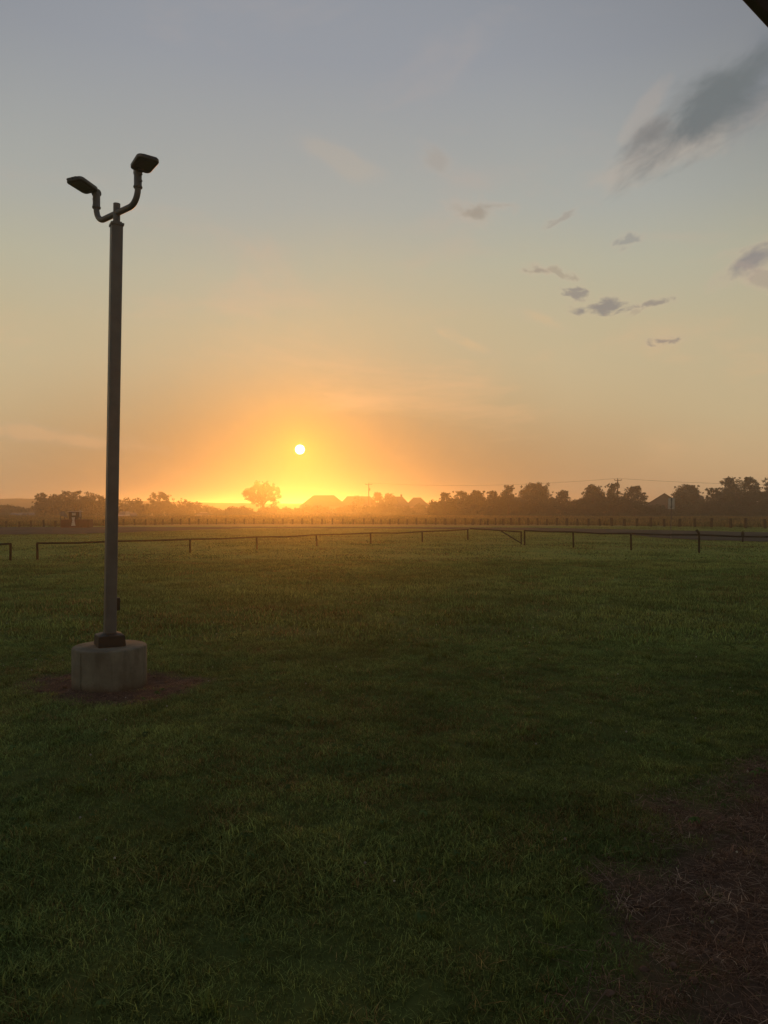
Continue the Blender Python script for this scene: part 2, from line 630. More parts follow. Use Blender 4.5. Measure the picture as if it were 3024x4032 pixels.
def scatter(name, label, cat, pts, cols, scales, variants, kind='stuff'):
    n = len(pts)
    me = bpy.data.meshes.new(name)
    me.vertices.add(n)
    me.vertices.foreach_set('co', np.asarray(pts, np.float32).ravel())
    a = me.attributes.new('tint', 'FLOAT_COLOR', 'POINT')
    cc = np.concatenate([np.asarray(cols, np.float32), np.ones((n, 1), np.float32)], 1)
    a.data.foreach_set('color', cc.ravel())
    a = me.attributes.new('yaw', 'FLOAT', 'POINT')
    a.data.foreach_set('value', (rng.random(n) * 6.283).astype(np.float32))
    a = me.attributes.new('size', 'FLOAT', 'POINT')
    a.data.foreach_set('value', np.asarray(scales, np.float32))
    a = me.attributes.new('pick', 'INT', 'POINT')
    a.data.foreach_set('value', rng.integers(0, len(variants), n).astype(np.int32))
    me.update()
    o = link(name, me)
    tag(o, label, cat, kind=kind)
    col_ = bpy.data.collections.new(name + '_variants')
    for v in variants:
        col_.objects.link(v)
    ng = bpy.data.node_groups.new(name + '_nodes', 'GeometryNodeTree')
    ng.interface.new_socket('Geometry', in_out='INPUT', socket_type='NodeSocketGeometry')
    ng.interface.new_socket('Geometry', in_out='OUTPUT', socket_type='NodeSocketGeometry')
    g = NT(ng)
    gi = g.node('NodeGroupInput')
    go = g.node('NodeGroupOutput')
    ci = g.node('GeometryNodeCollectionInfo')
    ci.inputs['Collection'].default_value = col_
    ci.inputs['Separate Children'].default_value = True
    ci.inputs['Reset Children'].default_value = True
    m2p = g.node('GeometryNodeMeshToPoints')
    iop = g.node('GeometryNodeInstanceOnPoints')

    def named(nm, ty):
        q = g.node('GeometryNodeInputNamedAttribute', data_type=ty)
        q.inputs['Name'].default_value = nm
        return q.outputs['Attribute']
    cx = g.node('ShaderNodeCombineXYZ')
    g.l.new(named('yaw', 'FLOAT'), cx.inputs[2])
    g.l.new(gi.outputs[0], m2p.inputs['Mesh'])
    g.l.new(m2p.outputs[0], iop.inputs['Points'])
    g.l.new(ci.outputs[0], iop.inputs['Instance'])
    iop.inputs['Pick Instance'].default_value = True
    g.l.new(named('pick', 'INT'), iop.inputs['Instance Index'])
    g.l.new(cx.outputs[0], iop.inputs['Rotation'])
    g.l.new(named('size', 'FLOAT'), iop.inputs['Scale'])
    g.l.new(iop.outputs[0], go.inputs[0])
    md = o.modifiers.new('scatter', 'NODES')
    md.node_group = ng
    return o


def frustum_pts(y0, y1, dens, margin=1.1, half=0.53, power=1.0):
    """random points over the ground wedge the camera can see, plus a margin each side"""
    n = int(dens * (y1 - y0) * (half * (y0 + y1) + 2 * margin))
    hw1 = half * y1 + margin
    y = rng.uniform(y0, y1, int(n * 3))
    x = rng.uniform(-hw1, hw1, int(n * 3))
    k = np.abs(x) < half * y + margin
    x, y = x[k], y[k]
    want = min(len(x), n)
    return x[:want], y[:want]


def grass_cols(x, y):
    n = len(x)
    br = brown_mask(x, y)
    g1 = np.array([0.122, 0.200, 0.058])
    g2 = np.array([0.195, 0.250, 0.076])
    bcol = np.array([0.215, 0.175, 0.070])
    f = (fbm(x, y, 0.5, 3, 71) * 1.5 - 0.25)[:, None].clip(0, 1)
    c = g1 * (1 - f) + g2 * f
    blue = ss(0.5, 0.75, fbm(x, y, 1.9, 3, 83))[:, None]
    c = c * (1 - blue * 0.4) + np.array([0.075, 0.175, 0.060]) * blue * 0.4
    pick = (rng.random(n) < (0.06 + 0.26 * br))[:, None]
    c = np.where(pick, bcol * rng.uniform(0.6, 1.2, (n, 1)), c)
    tone = (0.62 + 0.80 * fbm(x, y, 2.2, 4, 17))[:, None] * (0.75 + 0.5 * fbm(x, y, 0.45, 2, 19))[:, None]
    return c * rng.uniform(0.6, 1.45, (n, 1)) * tone


V_near = [tuft_mesh('tuft', 30, 0.085, 0.040, 0.0019, 1.1, 10 + k, blade_m, 2) for k in range(4)] + \
         [tuft_mesh('tuft', 26, 0.075, 0.056, 0.0020, 1.3, 20 + k, blade_m, 3) for k in range(2)]
V_mid = [tuft_mesh('tuft', 30, 0.20, 0.068, 0.0058, 1.0, 30 + k, blade_m, 1) for k in range(4)]
V_far = [tuft_mesh('tuft', 30, 0.50, 0.062, 0.014, 0.9, 40 + k, blade_m, 1) for k in range(4)]

x, y = frustum_pts(1.9, 9.5, 760)
bm_ = bare_mask(x, y)
dist0 = np.hypot(x - BX, y - BY)
tallness = fbm(x, y, 1.6, 3, 91)
keep = (rng.random(len(x)) > bm_ * 0.93) & (dist0 > 0.345) & (rng.random(len(x)) < 0.8 + 0.9 * (tallness - 0.25))
x, y, tallness, bmk = x[keep], y[keep], tallness[keep], bm_[keep]
sc = (0.60 + 0.55 * tallness) * rng.uniform(0.7, 1.25, len(x)) * (1 - 0.4 * bmk)
P1 = (x, y, sc, grass_cols(x, y))
scatter('grass', 'short green and rusty mown lawn grass near the porch', 'grass', np.stack([x, y, gz(x, y) - 0.006], -1), P1[3], sc, V_near)

x, y = frustum_pts(9.2, 24, 62, 2.0)
sc = (0.55 + 0.9 * fbm(x, y, 1.2, 3, 91)) * rng.uniform(0.7, 1.3, len(x))
k = rng.random(len(x)) > bare_mask(x, y)
x, y, sc = x[k], y[k], sc[k]
scatter('grass', 'mown lawn grass in the middle distance behind the lamp post', 'grass', np.stack([x, y, gz(x, y) - 0.006], -1), grass_cols(x, y), sc, V_mid)

x, y = frustum_pts(23.5, 66, 7.5, 5.0)
sc = (0.5 + 1.0 * fbm(x, y, 0.5, 3, 91)) * rng.uniform(0.7, 1.3, len(x))
pyy = HZ + EYE * F / y
pxx = 1512 + x / y * F
on_road = (pyy > np.interp(pxx, [p[0] for p in up_], [p[1] for p in up_]) - 0.5) & (pyy < np.interp(pxx, [p[0] for p in lo_], [p[1] for p in lo_]) + 0.5)
x, y, sc = x[~on_road], y[~on_road], sc[~on_road]
scatter('grass', 'lawn grass around the rail fence and along the road', 'grass', np.stack([x, y, gz(x, y) - 0.01], -1), grass_cols(x, y), sc, V_far)

V_tall = [tuft_mesh('tuft', 34, 0.55, 0.42, 0.020, 0.55, 60 + k, dry_m, 2) for k in range(4)]
x, y = frustum_pts(63, 135, 2.2, 12.0, 0.53)
pxx = 1512 + x / y * F
k = y > EYE * F / (np.interp(pxx, [-400, 25, 220, 409, 486, 700, 1000, 1433, 1800, 2153, 2562, 2801, 3013, 3400], [2080, 2076, 2075, 2071, 2069, 2065, 2063, 2064, 2066.5, 2068, 2073, 2077, 2081, 2089]) - HZ) + 1.2
x, y = x[k], y[k]
rows = fbm(x, y, 0.08, 3, 15)
cc = np.array([0.20, 0.145, 0.058]) * rng.uniform(0.6, 1.25, (len(x), 1)) * (0.7 + 0.6 * rows)[:, None]
gr = rng.random(len(x)) < 0.3
cc[gr] = np.array([0.085, 0.095, 0.03])
scatter('meadow_grass', 'tall straw coloured meadow grass behind the row of short posts', 'grass', np.stack([x, y, gz(x, y) - 0.02], -1), cc,
        (0.5 + 0.8 * rows) * rng.uniform(0.7, 1.2, len(x)), V_tall)

# dead straw lying over the bare soil
V_straw = [tuft_mesh('straw', 18, 0.09, 0.060, 0.0012, 2.2, 80 + k, dry_m, 3, flat=0.86) for k in range(4)] + \
          [tuft_mesh('straw', 18, 0.06, 0.045, 0.0015, 1.6, 90 + k, dry_m, 2, flat=0.3) for k in range(2)]
x, y = frustum_pts(1.9, 8.5, 560)
bm_ = bare_mask(x, y)
keep = (rng.random(len(x)) < bm_ * 1.0) & (np.hypot(x - BX, y - BY) > 0.345)
x, y = x[keep], y[keep]
cc = np.array([0.235, 0.155, 0.112]) * rng.uniform(0.35, 1.25, (len(x), 1))
pale = rng.random(len(x)) < 0.05
cc[pale] = np.array([0.42, 0.33, 0.25])
nearlamp = np.hypot(x - BX, y - BY) < 1.6
scl = rng.uniform(0.6, 1.3, len(x)) * np.where(nearlamp, 0.7, 1.0)
scatter('dead_grass', 'dead brown straw over the bare soil patches', 'dead grass', np.stack([x, y, gz(x, y) + 0.002], -1), cc, scl, V_straw)

# longer pale stalks, on the bare patch
V_st = [tuft_mesh('stalk', 1, 0.01, 0.12, 0.0016, 2.4, 100 + k, dry_m, 5, flat=0.9) for k in range(5)]
x = rng.uniform(0.6, 2.6, 500)
y = rng.uniform(2.2, 4.6, 500)
k = rng.random(500) < bare_mask(x, y) * 0.4
x, y = x[k], y[k]
scatter('dry_stalks', 'long pale dry stalks lying on the bare patch at lower right', 'stalks', np.stack([x, y, gz(x, y) + 0.012], -1),
        np.array([0.36, 0.28, 0.22]) * rng.uniform(0.4, 1.0, (len(x), 1)), rng.uniform(0.5, 1.3, len(x)), V_st)

# clods of earth and broad leaved weeds
def lump(name, seed, r0):
    bm = bmesh.new()
    bmesh.ops.create_icosphere(bm, subdivisions=2, radius=r0)
    for v in bm.verts:
        v.co *= 1 + 0.45 * mnoise.noise(v.co * (1.3 / r0) + Vector((seed, 0, 0)))
        v.co.z *= 0.6
    me = bpy.data.meshes.new(name)
    bm.to_mesh(me)
    bm.free()
    ca = me.color_attributes.new('tone', 'FLOAT_COLOR', 'POINT')
    ca.data.foreach_set('color', np.ones(len(me.vertices) * 4, np.float32))
    me.materials.append(dry_m)
    return bpy.data.objects.new(name, me)


x, y = frustum_pts(1.9, 8.5, 130)
k = rng.random(len(x)) < bare_mask(x, y) * 0.8
k &= np.hypot(x - BX, y - BY) > 0.36
x, y = x[k], y[k]
scatter('clods', 'small crumbs of brown earth on the bare soil patches', 'soil crumbs', np.stack([x, y, gz(x, y)], -1),
        np.array([0.125, 0.085, 0.066]) * rng.uniform(0.5, 1.5, (len(x), 1)), rng.uniform(0.3, 1.0, len(x)) ** 2 * 1.3, [lump('clod', 3.1 * k_, 0.017) for k_ in range(4)])


def rosette(name, seed, n, ln):
    r = random.Random(seed)
    vs, fs = [], []
    for k_ in range(n):
        a = 6.283 * k_ / n + r.uniform(-.3, .3)
        l_ = ln * r.uniform(0.6, 1.1)
        d_x, d_y = math.cos(a), math.sin(a)
        wd = l_ * 0.2
        i0 = len(vs)
        for f_, w_, z_ in ((0.0, 0.15, 0.02), (0.35, 0.8, 0.045), (0.7, 1.0, 0.042), (1.0, 0.1, 0.02)):
            vs += [(d_x * l_ * f_ - d_y * wd * w_, d_y * l_ * f_ + d_x * wd * w_, z_), (d_x * l_ * f_ + d_y * wd * w_, d_y * l_ * f_ - d_x * wd * w_, z_ + 0.004)]
        for j in range(3):
            q_ = i0 + 2 * j
            fs.append((q_, q_ + 1, q_ + 3, q_ + 2))
    me = bpy.data.meshes.new(name)
    me.from_pydata(vs, [], fs)
    me.update()
    ca = me.color_attributes.new('tone', 'FLOAT_COLOR', 'POINT')
    ca.data.foreach_set('color', np.ones(len(me.vertices) * 4, np.float32))
    me.materials.append(blade_m)
    return bpy.data.objects.new(name, me)


x, y = frustum_pts(2.0, 12, 9)
k = vnoise(x, y, 0.8, 5) > 0.5
x, y = x[k], y[k]
scatter('weeds', 'low broad leaved weeds scattered through the near lawn', 'weeds', np.stack([x, y, gz(x, y) + 0.012], -1),
        np.array([0.085, 0.145, 0.05]) * rng.uniform(0.6, 1.2, (len(x), 1)), rng.uniform(0.35, 0.8, len(x)), [rosette('weed', 7 + k_, 6 + k_, 0.06) for k_ in range(3)])
V_tuss = [tuft_mesh('tussock', 60, 0.05, 0.11, 0.0022, 1.2, 130 + k_, blade_m, 3) for k_ in range(3)]
x, y = frustum_pts(2.0, 14, 3.0)
k = vnoise(x, y, 0.5, 8) > 0.45
k &= bare_mask(x, y) < 0.3
x, y = x[k], y[k]
scatter('tussocks', 'coarser tussocks of longer grass dotted over the near lawn', 'tussocks', np.stack([x, y, gz(x, y) - 0.005], -1),
        np.array([0.14, 0.21, 0.055]) * rng.uniform(0.6, 1.2, (len(x), 1)), rng.uniform(0.4, 0.95, len(x)), V_tuss)

# clover heads: small pale specks
cl = MB()
bmesh.ops.create_icosphere(cl.bm, subdivisions=1, radius=0.007)
me = bpy.data.meshes.new('clover')
cl.bm.to_mesh(me)
cl.bm.free()
ca = me.color_attributes.new('tone', 'FLOAT_COLOR', 'POINT')
ca.data.foreach_set('color', np.ones(len(me.vertices) * 4, np.float32))
me.materials.append(dry_m)
x, y = frustum_pts(2.4, 11, 1.6)
scatter('clover', 'tiny pale clover heads dotted over the near lawn', 'clover', np.stack([x, y, gz(x, y) + 0.05], -1),
        np.tile(np.array([0.42, 0.42, 0.36]), (len(x), 1)) * rng.uniform(.5, 1.1, (len(x), 1)), rng.uniform(0.5, 1.1, len(x)), [bpy.data.objects.new('clover_head', me)])

# ------------------------------------------------------------------ hills
hm = mat('far_woods', (0.050, 0.060, 0.022), 0.95, spec=0.05, vary=0.5, vscale=0.05, bump=1.0, bscale=0.4)
hx = np.linspace(-560, 560, 620)
rows_y = [430, 434, 440, 450, 470, 520, 600]
prof = np.interp(1512 + hx / 430 * F, [-2500, 0, 150, 500, 900, 1300, 1800, 2600, 5000], [1958, 1962, 1964, 1973, 1981, 1984, 1976, 1976, 1972])
vs = []
for j, yy in enumerate(rows_y):
    for i, xx in enumerate(hx):
        top = EYE + (HZ - prof[i]) / F * 440
        n1 = mnoise.fractal(Vector((xx * 0.11, yy * 0.3, 3)), 1.0, 2.0, 4)
        n2 = mnoise.noise(Vector((xx * 0.45, yy * 0.5, 8)))
        e = [0.0, 0.62, 0.86, 0.97, 1.0, 1.0, 0.6][j]
        z = -1.5 + (top + 1.5) * e + (n1 * 0.45 + n2 * 0.28) * (1 if j else 0)
        vs.append((xx, yy, z))
nh = len(hx)
fs = [(j * nh + i, j * nh + i + 1, (j + 1) * nh + i + 1, (j + 1) * nh + i) for j in range(len(rows_y) - 1) for i in range(nh - 1)]
tag(from_np('hills', vs, fs, hm, smooth=True), kind='structure')

# ------------------------------------------------------------------ lamp post
metal = mat('bronze_paint', (0.105, 0.112, 0.112), 0.5, spec=0.4, vary=0.25, vscale=7, bump=0.08, bscale=120)
cover_m = mat('cover_paint', (0.028, 0.025, 0.022), 0.6, spec=0.3, vary=0.3, vscale=9)
conc = mat('footing_concrete', (0.18, 0.178, 0.142), 0.95, spec=0.06, color2=(0.12, 0.116, 0.092), vscale=5, bump=0.5, bscale=60)
lens_m = mat('lamp_lens', (0.10, 0.10, 0.10), 0.3, spec=0.5)
steel = mat('bolt_steel', (0.10, 0.10, 0.10), 0.4, metal=0.8)

lp = empty('lamp_post', (BX, BY, gzf(BX, BY)))
tag(lp, 'tall dark square twin headed lamp post standing on a round concrete footing', 'lamp post')
z0 = gzf(BX, BY)
YAW = R(30)
ct = MB()
prof_c = [(0.332, -0.25), (0.332, 0.348), (0.327, 0.357), (0.318, 0.362), (0.0, 0.364)]
seg = 72
bmv = ct.bm
rings = []
for (r_, z_) in prof_c[:-1]:
    rings.append([bmv.verts.new((r_ * math.cos(2 * math.pi * k / seg) * (1 + 0.003 * math.sin(3 * k)), r_ * math.sin(2 * math.pi * k / seg), z_)) for k in range(seg)])
for r0, r1 in zip(rings, rings[1:]):
    for k in range(seg):
        bmv.faces.new((r0[k], r0[(k + 1) % seg], r1[(k + 1) % seg], r1[k]))
bmv.faces.new(rings[-1])
ct.build('concrete_footing', conc, lp, smooth=True)
t = NT(conc.node_tree)
b = t.n['Principled BSDF']
prev = b.inputs['Base Color'].links[0].from_socket
oc_ = t.node('ShaderNodeTexCoord').outputs['Object']
so = t.node('ShaderNodeSeparateXYZ')
t.l.new(oc_, so.inputs[0])
st_ = t.noise(t.vmath('MULTIPLY', oc_, (6, 6, 0.9)), 1.6, 5, 0.6)
c1 = t.mix(t.maprange(st_, 0.52, 0.7, 0, 0.5, True), prev, (0.075, 0.07, 0.055, 1))
spl_ = t.math('MULTIPLY', t.maprange(t.math('ADD', so.outputs[2], t.math('MULTIPLY', t.noise(oc_, 9, 5, 0.7), 0.16)), 0.06, 0.17, 1, 0, True), 0.8)
c2 = t.mix(spl_, c1, (0.075, 0.052, 0.036, 1))
pit = t.maprange(t.noise(oc_, 70, 2, 0.5), 0.66, 0.72, 0, 0.6)
c3 = t.mix(pit, c2, (0.06, 0.055, 0.045, 1))
t.l.new(c3, b.inputs['Base Color'])
m_ = MB()
m_.box((0.334 * math.cos(R(-118)), 0.334 * math.sin(R(-118)), 0.17), (0.010, 0.006, 0.345), R(-118) + R(90), 0.001)
m_.build('form_seam', conc, lp)
TOPZ = 4.27 - z0
LEAN = 0.072


def lean_x(z):
    return LEAN * (z - 0.36) / (TOPZ - 0.36)


# two-piece base cover
cov = MB()
cw, ch, cz = 0.118, 0.112, 0.364
for sgn in (-1, 1):
    pass
hw = 0.122
tw = 0.112
cov.poly([(-hw, -hw, cz), (hw, -hw, cz), (hw, hw, cz), (-hw, hw, cz),
          (-hw + .006, -hw + .006, cz + 0.098), (hw - .006, -hw + .006, cz + 0.098), (hw - .006, hw - .006, cz + 0.098), (-hw + .006, hw - .006, cz + 0.098),
          (-0.07, -0.07, cz + 0.118), (0.07, -0.07, cz + 0.118), (0.07, 0.07, cz + 0.118), (-0.07, 0.07, cz + 0.118)],
         [(0, 3, 2, 1), (0, 1, 5, 4), (1, 2, 6, 5), (2, 3, 7, 6), (3, 0, 4, 7), (4, 5, 9, 8), (5, 6, 10, 9), (6, 7, 11, 10), (7, 4, 8, 11), (8, 9, 10, 11)])
bmesh.ops.bevel(cov.bm, geom=list(cov.bm.edges), offset=0.004, segments=2, affect='EDGES')
oc = cov.build('base_cover', cover_m, lp, smooth=True)
oc.rotation_euler = (0, 0, YAW)

# square pole with slight lean
pm = MB()
h = 0.0508
ch_ = 0.007
sec = [(-h + ch_, -h), (h - ch_, -h), (h, -h + ch_), (h, h - ch_), (h - ch_, h), (-h + ch_, h), (-h, h - ch_), (-h, -h + ch_)]
lo = [pm.bm.verts.new((cx_ * math.cos(YAW) - cy_ * math.sin(YAW), cx_ * math.sin(YAW) + cy_ * math.cos(YAW), 0.37)) for cx_, cy_ in sec]
hi = [pm.bm.verts.new((cx_ * math.cos(YAW) - cy_ * math.sin(YAW) + lean_x(TOPZ), cx_ * math.sin(YAW) + cy_ * math.cos(YAW), TOPZ)) for cx_, cy_ in sec]
for k in range(8):
    pm.bm.faces.new((lo[k], lo[(k + 1) % 8], hi[(k + 1) % 8], hi[k]))
pm.bm.faces.new(hi)
pm.build('pole', metal, lp)
cap = MB()
cap.box((lean_x(TOPZ), 0, TOPZ + 0.006), (0.118, 0.118, 0.022), YAW, 0.004)
cap.box((lean_x(TOPZ), 0, TOPZ + 0.024), (0.082, 0.082, 0.016), YAW, 0.004)
cap.build('pole_cap', metal, lp, smooth=True)
# hand-hole box on the right side
hb = MB()
d_ = Vector((math.cos(YAW), math.sin(YAW), 0))
q = d_ * 0.064
zc = 0.36 + (1998 - 2380 + 180 * 3.03) * 0
zbox = (EYE - (2380 - HZ) / F * BY) - z0
hb.box((lean_x(zbox) + q.x, q.y, zbox), (0.034, 0.07, 0.118), YAW, 0.004)
hb.build('hand_hole_cover', cover_m, lp, smooth=True)
bt = MB()
bt.tube([(lean_x(zbox) + q.x * 1.15, q.y * 1.15, zbox + 0.035), (lean_x(zbox) + q.x * 1.42, q.y * 1.42, zbox + 0.035)], 0.006, 8)
bt.build('bolt', steel, lp)

tx = lean_x(TOPZ) + 0.0
tn = MB()
tn.tube([(tx, 0, TOPZ), (tx + 0.003, 0, TOPZ + 0.205)], 0.0318, 24)
tn.build('tenon', metal, lp, smooth=True)
ux = Vector((0.758, -0.652, 0))
ARMZ = 4.385 - z0


def arm(sgn):
    u_ = ux * sgn
    pts = []
    reach = 0.362
    rb = 0.135
    for s_ in (0.0, 0.1, reach - rb):
        pts.append(Vector((tx, 0, ARMZ)) + u_ * s_)
    for k in range(1, 10):
        a = math.pi / 2 * k / 9
        pts.append(Vector((tx, 0, ARMZ)) + u_ * (reach - rb + rb * math.sin(a)) + Vector((0, 0, rb * (1 - math.cos(a)))))
    pts.append(pts[-1] + Vector((0, 0, 0.05)))
    m_ = MB()
    m_.tube(pts, 0.0275, 20)
    return m_.build('arm', metal, lp, smooth=True), pts[-1]


def head(sgn, dvec, tilt, offs):
    o_arm, tip = arm(sgn)
    u_ = ux * sgn
    # knuckle: sleeve with collar and two set bolts, a child of the head
    base_p = Vector((tip.x, tip.y, 4.530 - z0))
    hd = bpy.data.curves.new('lamp_head', 'CURVE')
    hd.dimensions = '2D'
    hd.fill_mode = 'BOTH'
    hd.extrude = 0.009
    hd.bevel_depth = 0.008
    hd.bevel_resolution = 2

    def spl(pts):
        s_ = hd.splines.new('POLY')
        s_.points.add(len(pts) - 1)
        for p_, q_ in zip(s_.points, pts):
            p_.co = (q_[0], q_[1], 0, 1)
        s_.use_cyclic_u = True

    def rrect(cx_, cy_, hw_, hh_, r_, n=7):
        out = []
        for (sx, sy, a0) in ((1, 1, 0), (-1, 1, 90), (-1, -1, 180), (1, -1, 270)):
            for k in range(n + 1):
                a = R(a0 + 90 * k / n)
                out.append((cx_ + sx * (hw_ - r_) + r_ * math.cos(a), cy_ + sy * (hh_ - r_) + r_ * math.sin(a)))
        return out
    # x = across, y = outward; narrower, rounder at the arm end
    L, Wd = 0.112, 0.092
    o1 = rrect(0, 0, Wd, L, 0.034)
    o1 = [(px_ * (1.0 - 0.10 * max(0, -py_ / L)), py_) for px_, py_ in o1]
    spl(o1)
    tmp = bpy.data.objects.new('tmp', hd)
    C.objects.link(tmp)
    bpy.context.view_layer.update()
    me_ = bpy.data.meshes.new_from_object(tmp.evaluated_get(bpy.context.evaluated_depsgraph_get()))
    C.objects.unlink(tmp)
    bpy.data.objects.remove(tmp)
    me_.name = 'lamp_head'
    me_.materials.clear()
    me_.materials.append(metal)
    o = link('lamp_head', me_, lp)
    d = Vector((dvec[0], dvec[1], 0)).normalized()
    ang = math.atan2(d.y, d.x) - math.pi / 2
    cpos = Vector((tip.x, tip.y, 4.698 - z0)) + d * 0.125 + Vector((offs[0], offs[1], offs[2]))
    o.matrix_basis = Matrix.Translation(cpos) @ Matrix.Rotation(ang, 4, 'Z') @ Matrix.Rotation(tilt, 4, 'X')
    inv = o.matrix_basis.inverted()
    lm = MB()
    lm.box((0, 0.02, -0.0195), (0.128, 0.135, 0.005), None, 0.002)
    lm.build('lens', lens_m, o)
    lo_ = MB()
    lo_.tube([(-0.072, L - 0.012, 0), (-0.070, L + 0.012, 0), (-0.055, L + 0.024, 0), (0.055, L + 0.024, 0), (0.070, L + 0.012, 0), (0.072, L - 0.012, 0)], 0.005, 8)
    lo_.tube([(0, L - 0.01, 0), (0, L + 0.024, 0)], 0.006, 8)
    lo_.build('end_loop', metal, o, smooth=True)
    fn = MB()
    for k in range(7):
        fn.box((-0.06 + 0.02 * k, -0.015, 0.022), (0.004, 0.15, 0.012))
    fn.build('cooling_fins', metal, o)
    kn = MB()
    e = Vector((tip.x, tip.y, 0))
    kn.tube([e + Vector((0, 0, 4.522 - z0)), e + Vector((0, 0, 4.534 - z0)), e + Vector((0, 0, 4.546 - z0)), e + Vector((0, 0, 4.655 - z0))],
            [0.038, 0.041, 0.0345, 0.0345], 24)
    tq = Vector((cpos.x, cpos.y, cpos.z))
    side = d.cross(Vector((0, 0, 1)))
    kz = e + Vector((0, 0, 4.668 - z0))
    kn.tube([kz - side * 0.030, kz + side * 0.030], 0.034, 20)
    kn.box(kz + d * 0.035 + Vector((0, 0, 0.008)), (0.05, 0.075, 0.034), Matrix.Rotation(ang, 4, 'Z'), 0.006)
    ko = kn.build('knuckle', metal, lp, smooth=True)
    for zz in (4.570, 4.628):
        bb = MB()
        p0 = e + Vector((0, 0, zz - z0)) + u_ * 0.030
        bb.tube([p0, p0 + u_ * 0.026], 0.005, 8)
        bb.tube([p0 + u_ * 0.026, p0 + u_ * 0.034], 0.009, 6)
        bb.build('bolt', steel, ko)


head(1, (0.61, -0.78), R(8), (0.012, 0, 0.0))
head(-1, (-0.42, -0.90), R(8), (-0.035, 0, 0.0))

# ------------------------------------------------------------------ pipe rail fence in front of the road
rail_m = mat('rail_paint', (0.024, 0.022, 0.014), 0.85, spec=0.12, vary=0.4, vscale=3, bump=0.2, bscale=30)


def gp(px, py):
    p = at(px, py)
    return Vector((p.x, p.y, gzf(p.x, p.y)))


def rail_fence(name, label, posts, heights, cat='fence', extra=None):
    """posts: (px, base py); heights: rail height per post; one part per post and per rail"""
    pts = [gp(*p) for p in posts]
    root = empty(name, pts[0])
    tag(root, label, cat)
    for i, (p, hh) in enumerate(zip(pts, heights)):
        q = p - pts[0]
        m_ = MB()
        m_.tube([q + Vector((0, 0, -0.2)), q + Vector((random.uniform(-.03, .03), random.uniform(-.02, .02), hh))], 0.036, 12)
        m_.build('post', rail_m, root, smooth=True)
    for i in range(len(pts) - 1):
        a = pts[i] - pts[0] + Vector((0, 0, heights[i]))
        c = pts[i + 1] - pts[0] + Vector((0, 0, heights[i + 1]))
        mid = a.lerp(c, 0.5) + Vector((0, 0, random.uniform(-0.045, -0.008)))
        e_ = (c - a).normalized() * 0.03
        m_ = MB()
        m_.tube([a - e_ * (1 if i == 0 else -1), mid, c + e_ * (1 if i == len(pts) - 2 else -0.2)], 0.031, 12)
        m_.build('rail', rail_m, root, smooth=True)
    return root, pts


def hts(posts, tops):
    return [(b_ - t_) / F * at(0, b_).y - 0.012 for (x_, b_), t_ in zip(posts, tops)]


line = lambda px: np.interp(px, [148, 1843], [2208, 2127])
mp = [148, 452, 748, 1013, 1248, 1461, 1663, 1843]
mposts = [(p_, float(line(p_))) for p_ in mp]
mt = [2139, 2131.5, 2124, 2116, 2109, 2101, 2093, 2084]
rail_fence('rail_fence', 'long low brown pipe rail fence crossing the lawn behind the lamp post', mposts, hts(mposts, mt))
lposts = [(-760, 2246), (-340, 2229), (40, 2213)]
rail_fence('rail_fence', 'short end of low pipe rail fence at the left edge beyond the gap', lposts, hts(lposts, [2172, 2156, 2141.5]))
rposts = [(2066, 2148.5), (2259, 2157), (2486, 2167.5), (2753, 2180), (3080, 2196), (3440, 2214)]
rr, rpts = rail_fence('rail_fence', 'right hand run of low pipe rail fence with one bent topped post', rposts, hts(rposts, [2089, 2094, 2100, 2106, 2115, 2124]))
# bent top of the fourth post, with its hinge lump
bp = rpts[3] - rpts[0]
hh = hts(rposts, [2089, 2094, 2100, 2106, 2115, 2124])[3]
m_ = MB()
m_.tube([bp + Vector((0, 0, hh)), bp + Vector((-0.015, 0, hh + 0.07)), bp + Vector((-0.07, 0, hh + 0.135)), bp + Vector((-0.075, 0, hh + 0.20))], [0.036, 0.042, 0.038, 0.018], 12)
m_.tube([bp + Vector((-0.125, 0, hh + 0.145)), bp + Vector((-0.02, 0, hh + 0.135))], 0.026, 10)
m_.build('bent_post_top', rail_m, rr, smooth=True)

# field gate between the two runs
ga, gb = gp(1852, 2127), gp(2056, 2148)
gate = empty('pipe_gate', ga)
tag(gate, 'pipe gate with one diagonal brace at the corner of the rail fence', 'gate')
vg = gb - ga
ha, hb_ = 0.585, 0.60
m_ = MB()
m_.tube([Vector((0, 0, ha)), vg * 0.5 + Vector((0, 0, 0.585)), vg * 0.985 + Vector((0, 0, 0.575))], 0.029, 12)
m_.build('top_rail', rail_m, gate, smooth=True)
m_ = MB()
m_.tube([vg * 0.62 + Vector((0, 0, 0.575)), vg * 0.975 + Vector((0, 0, 0.10))], 0.026, 12)
m_.build('diagonal_brace', rail_m, gate, smooth=True)
m_ = MB()
m_.tube([vg * 0.985 + Vector((0, 0, 0.03)), vg * 0.985 + Vector((0, 0, 0.60))], 0.03, 12)
m_.build('gate_post', rail_m, gate, smooth=True)

# stubby dark post by the road at the right
sp_ = at(2925, 2133)
st = empty('stub_post', (sp_.x, sp_.y, gzf(sp_.x, sp_.y)))
tag(st, 'stubby dark post with a thick rounded head behind the rail at far right', 'post')
m_ = MB()
m_.tube([(0, 0, -0.1), (0, 0, 0.27)], 0.035, 12)
m_.build('stem', rail_m, st, smooth=True)
m_ = MB()
m_.tube([(0, 0, 0.25), (0, 0, 0.27), (0, 0, 0.44), (0, 0, 0.51), (0, 0, 0.54)], [0.05, 0.075, 0.075, 0.05, 0.015], 14)
m_.build('head', rail_m, st, smooth=True)

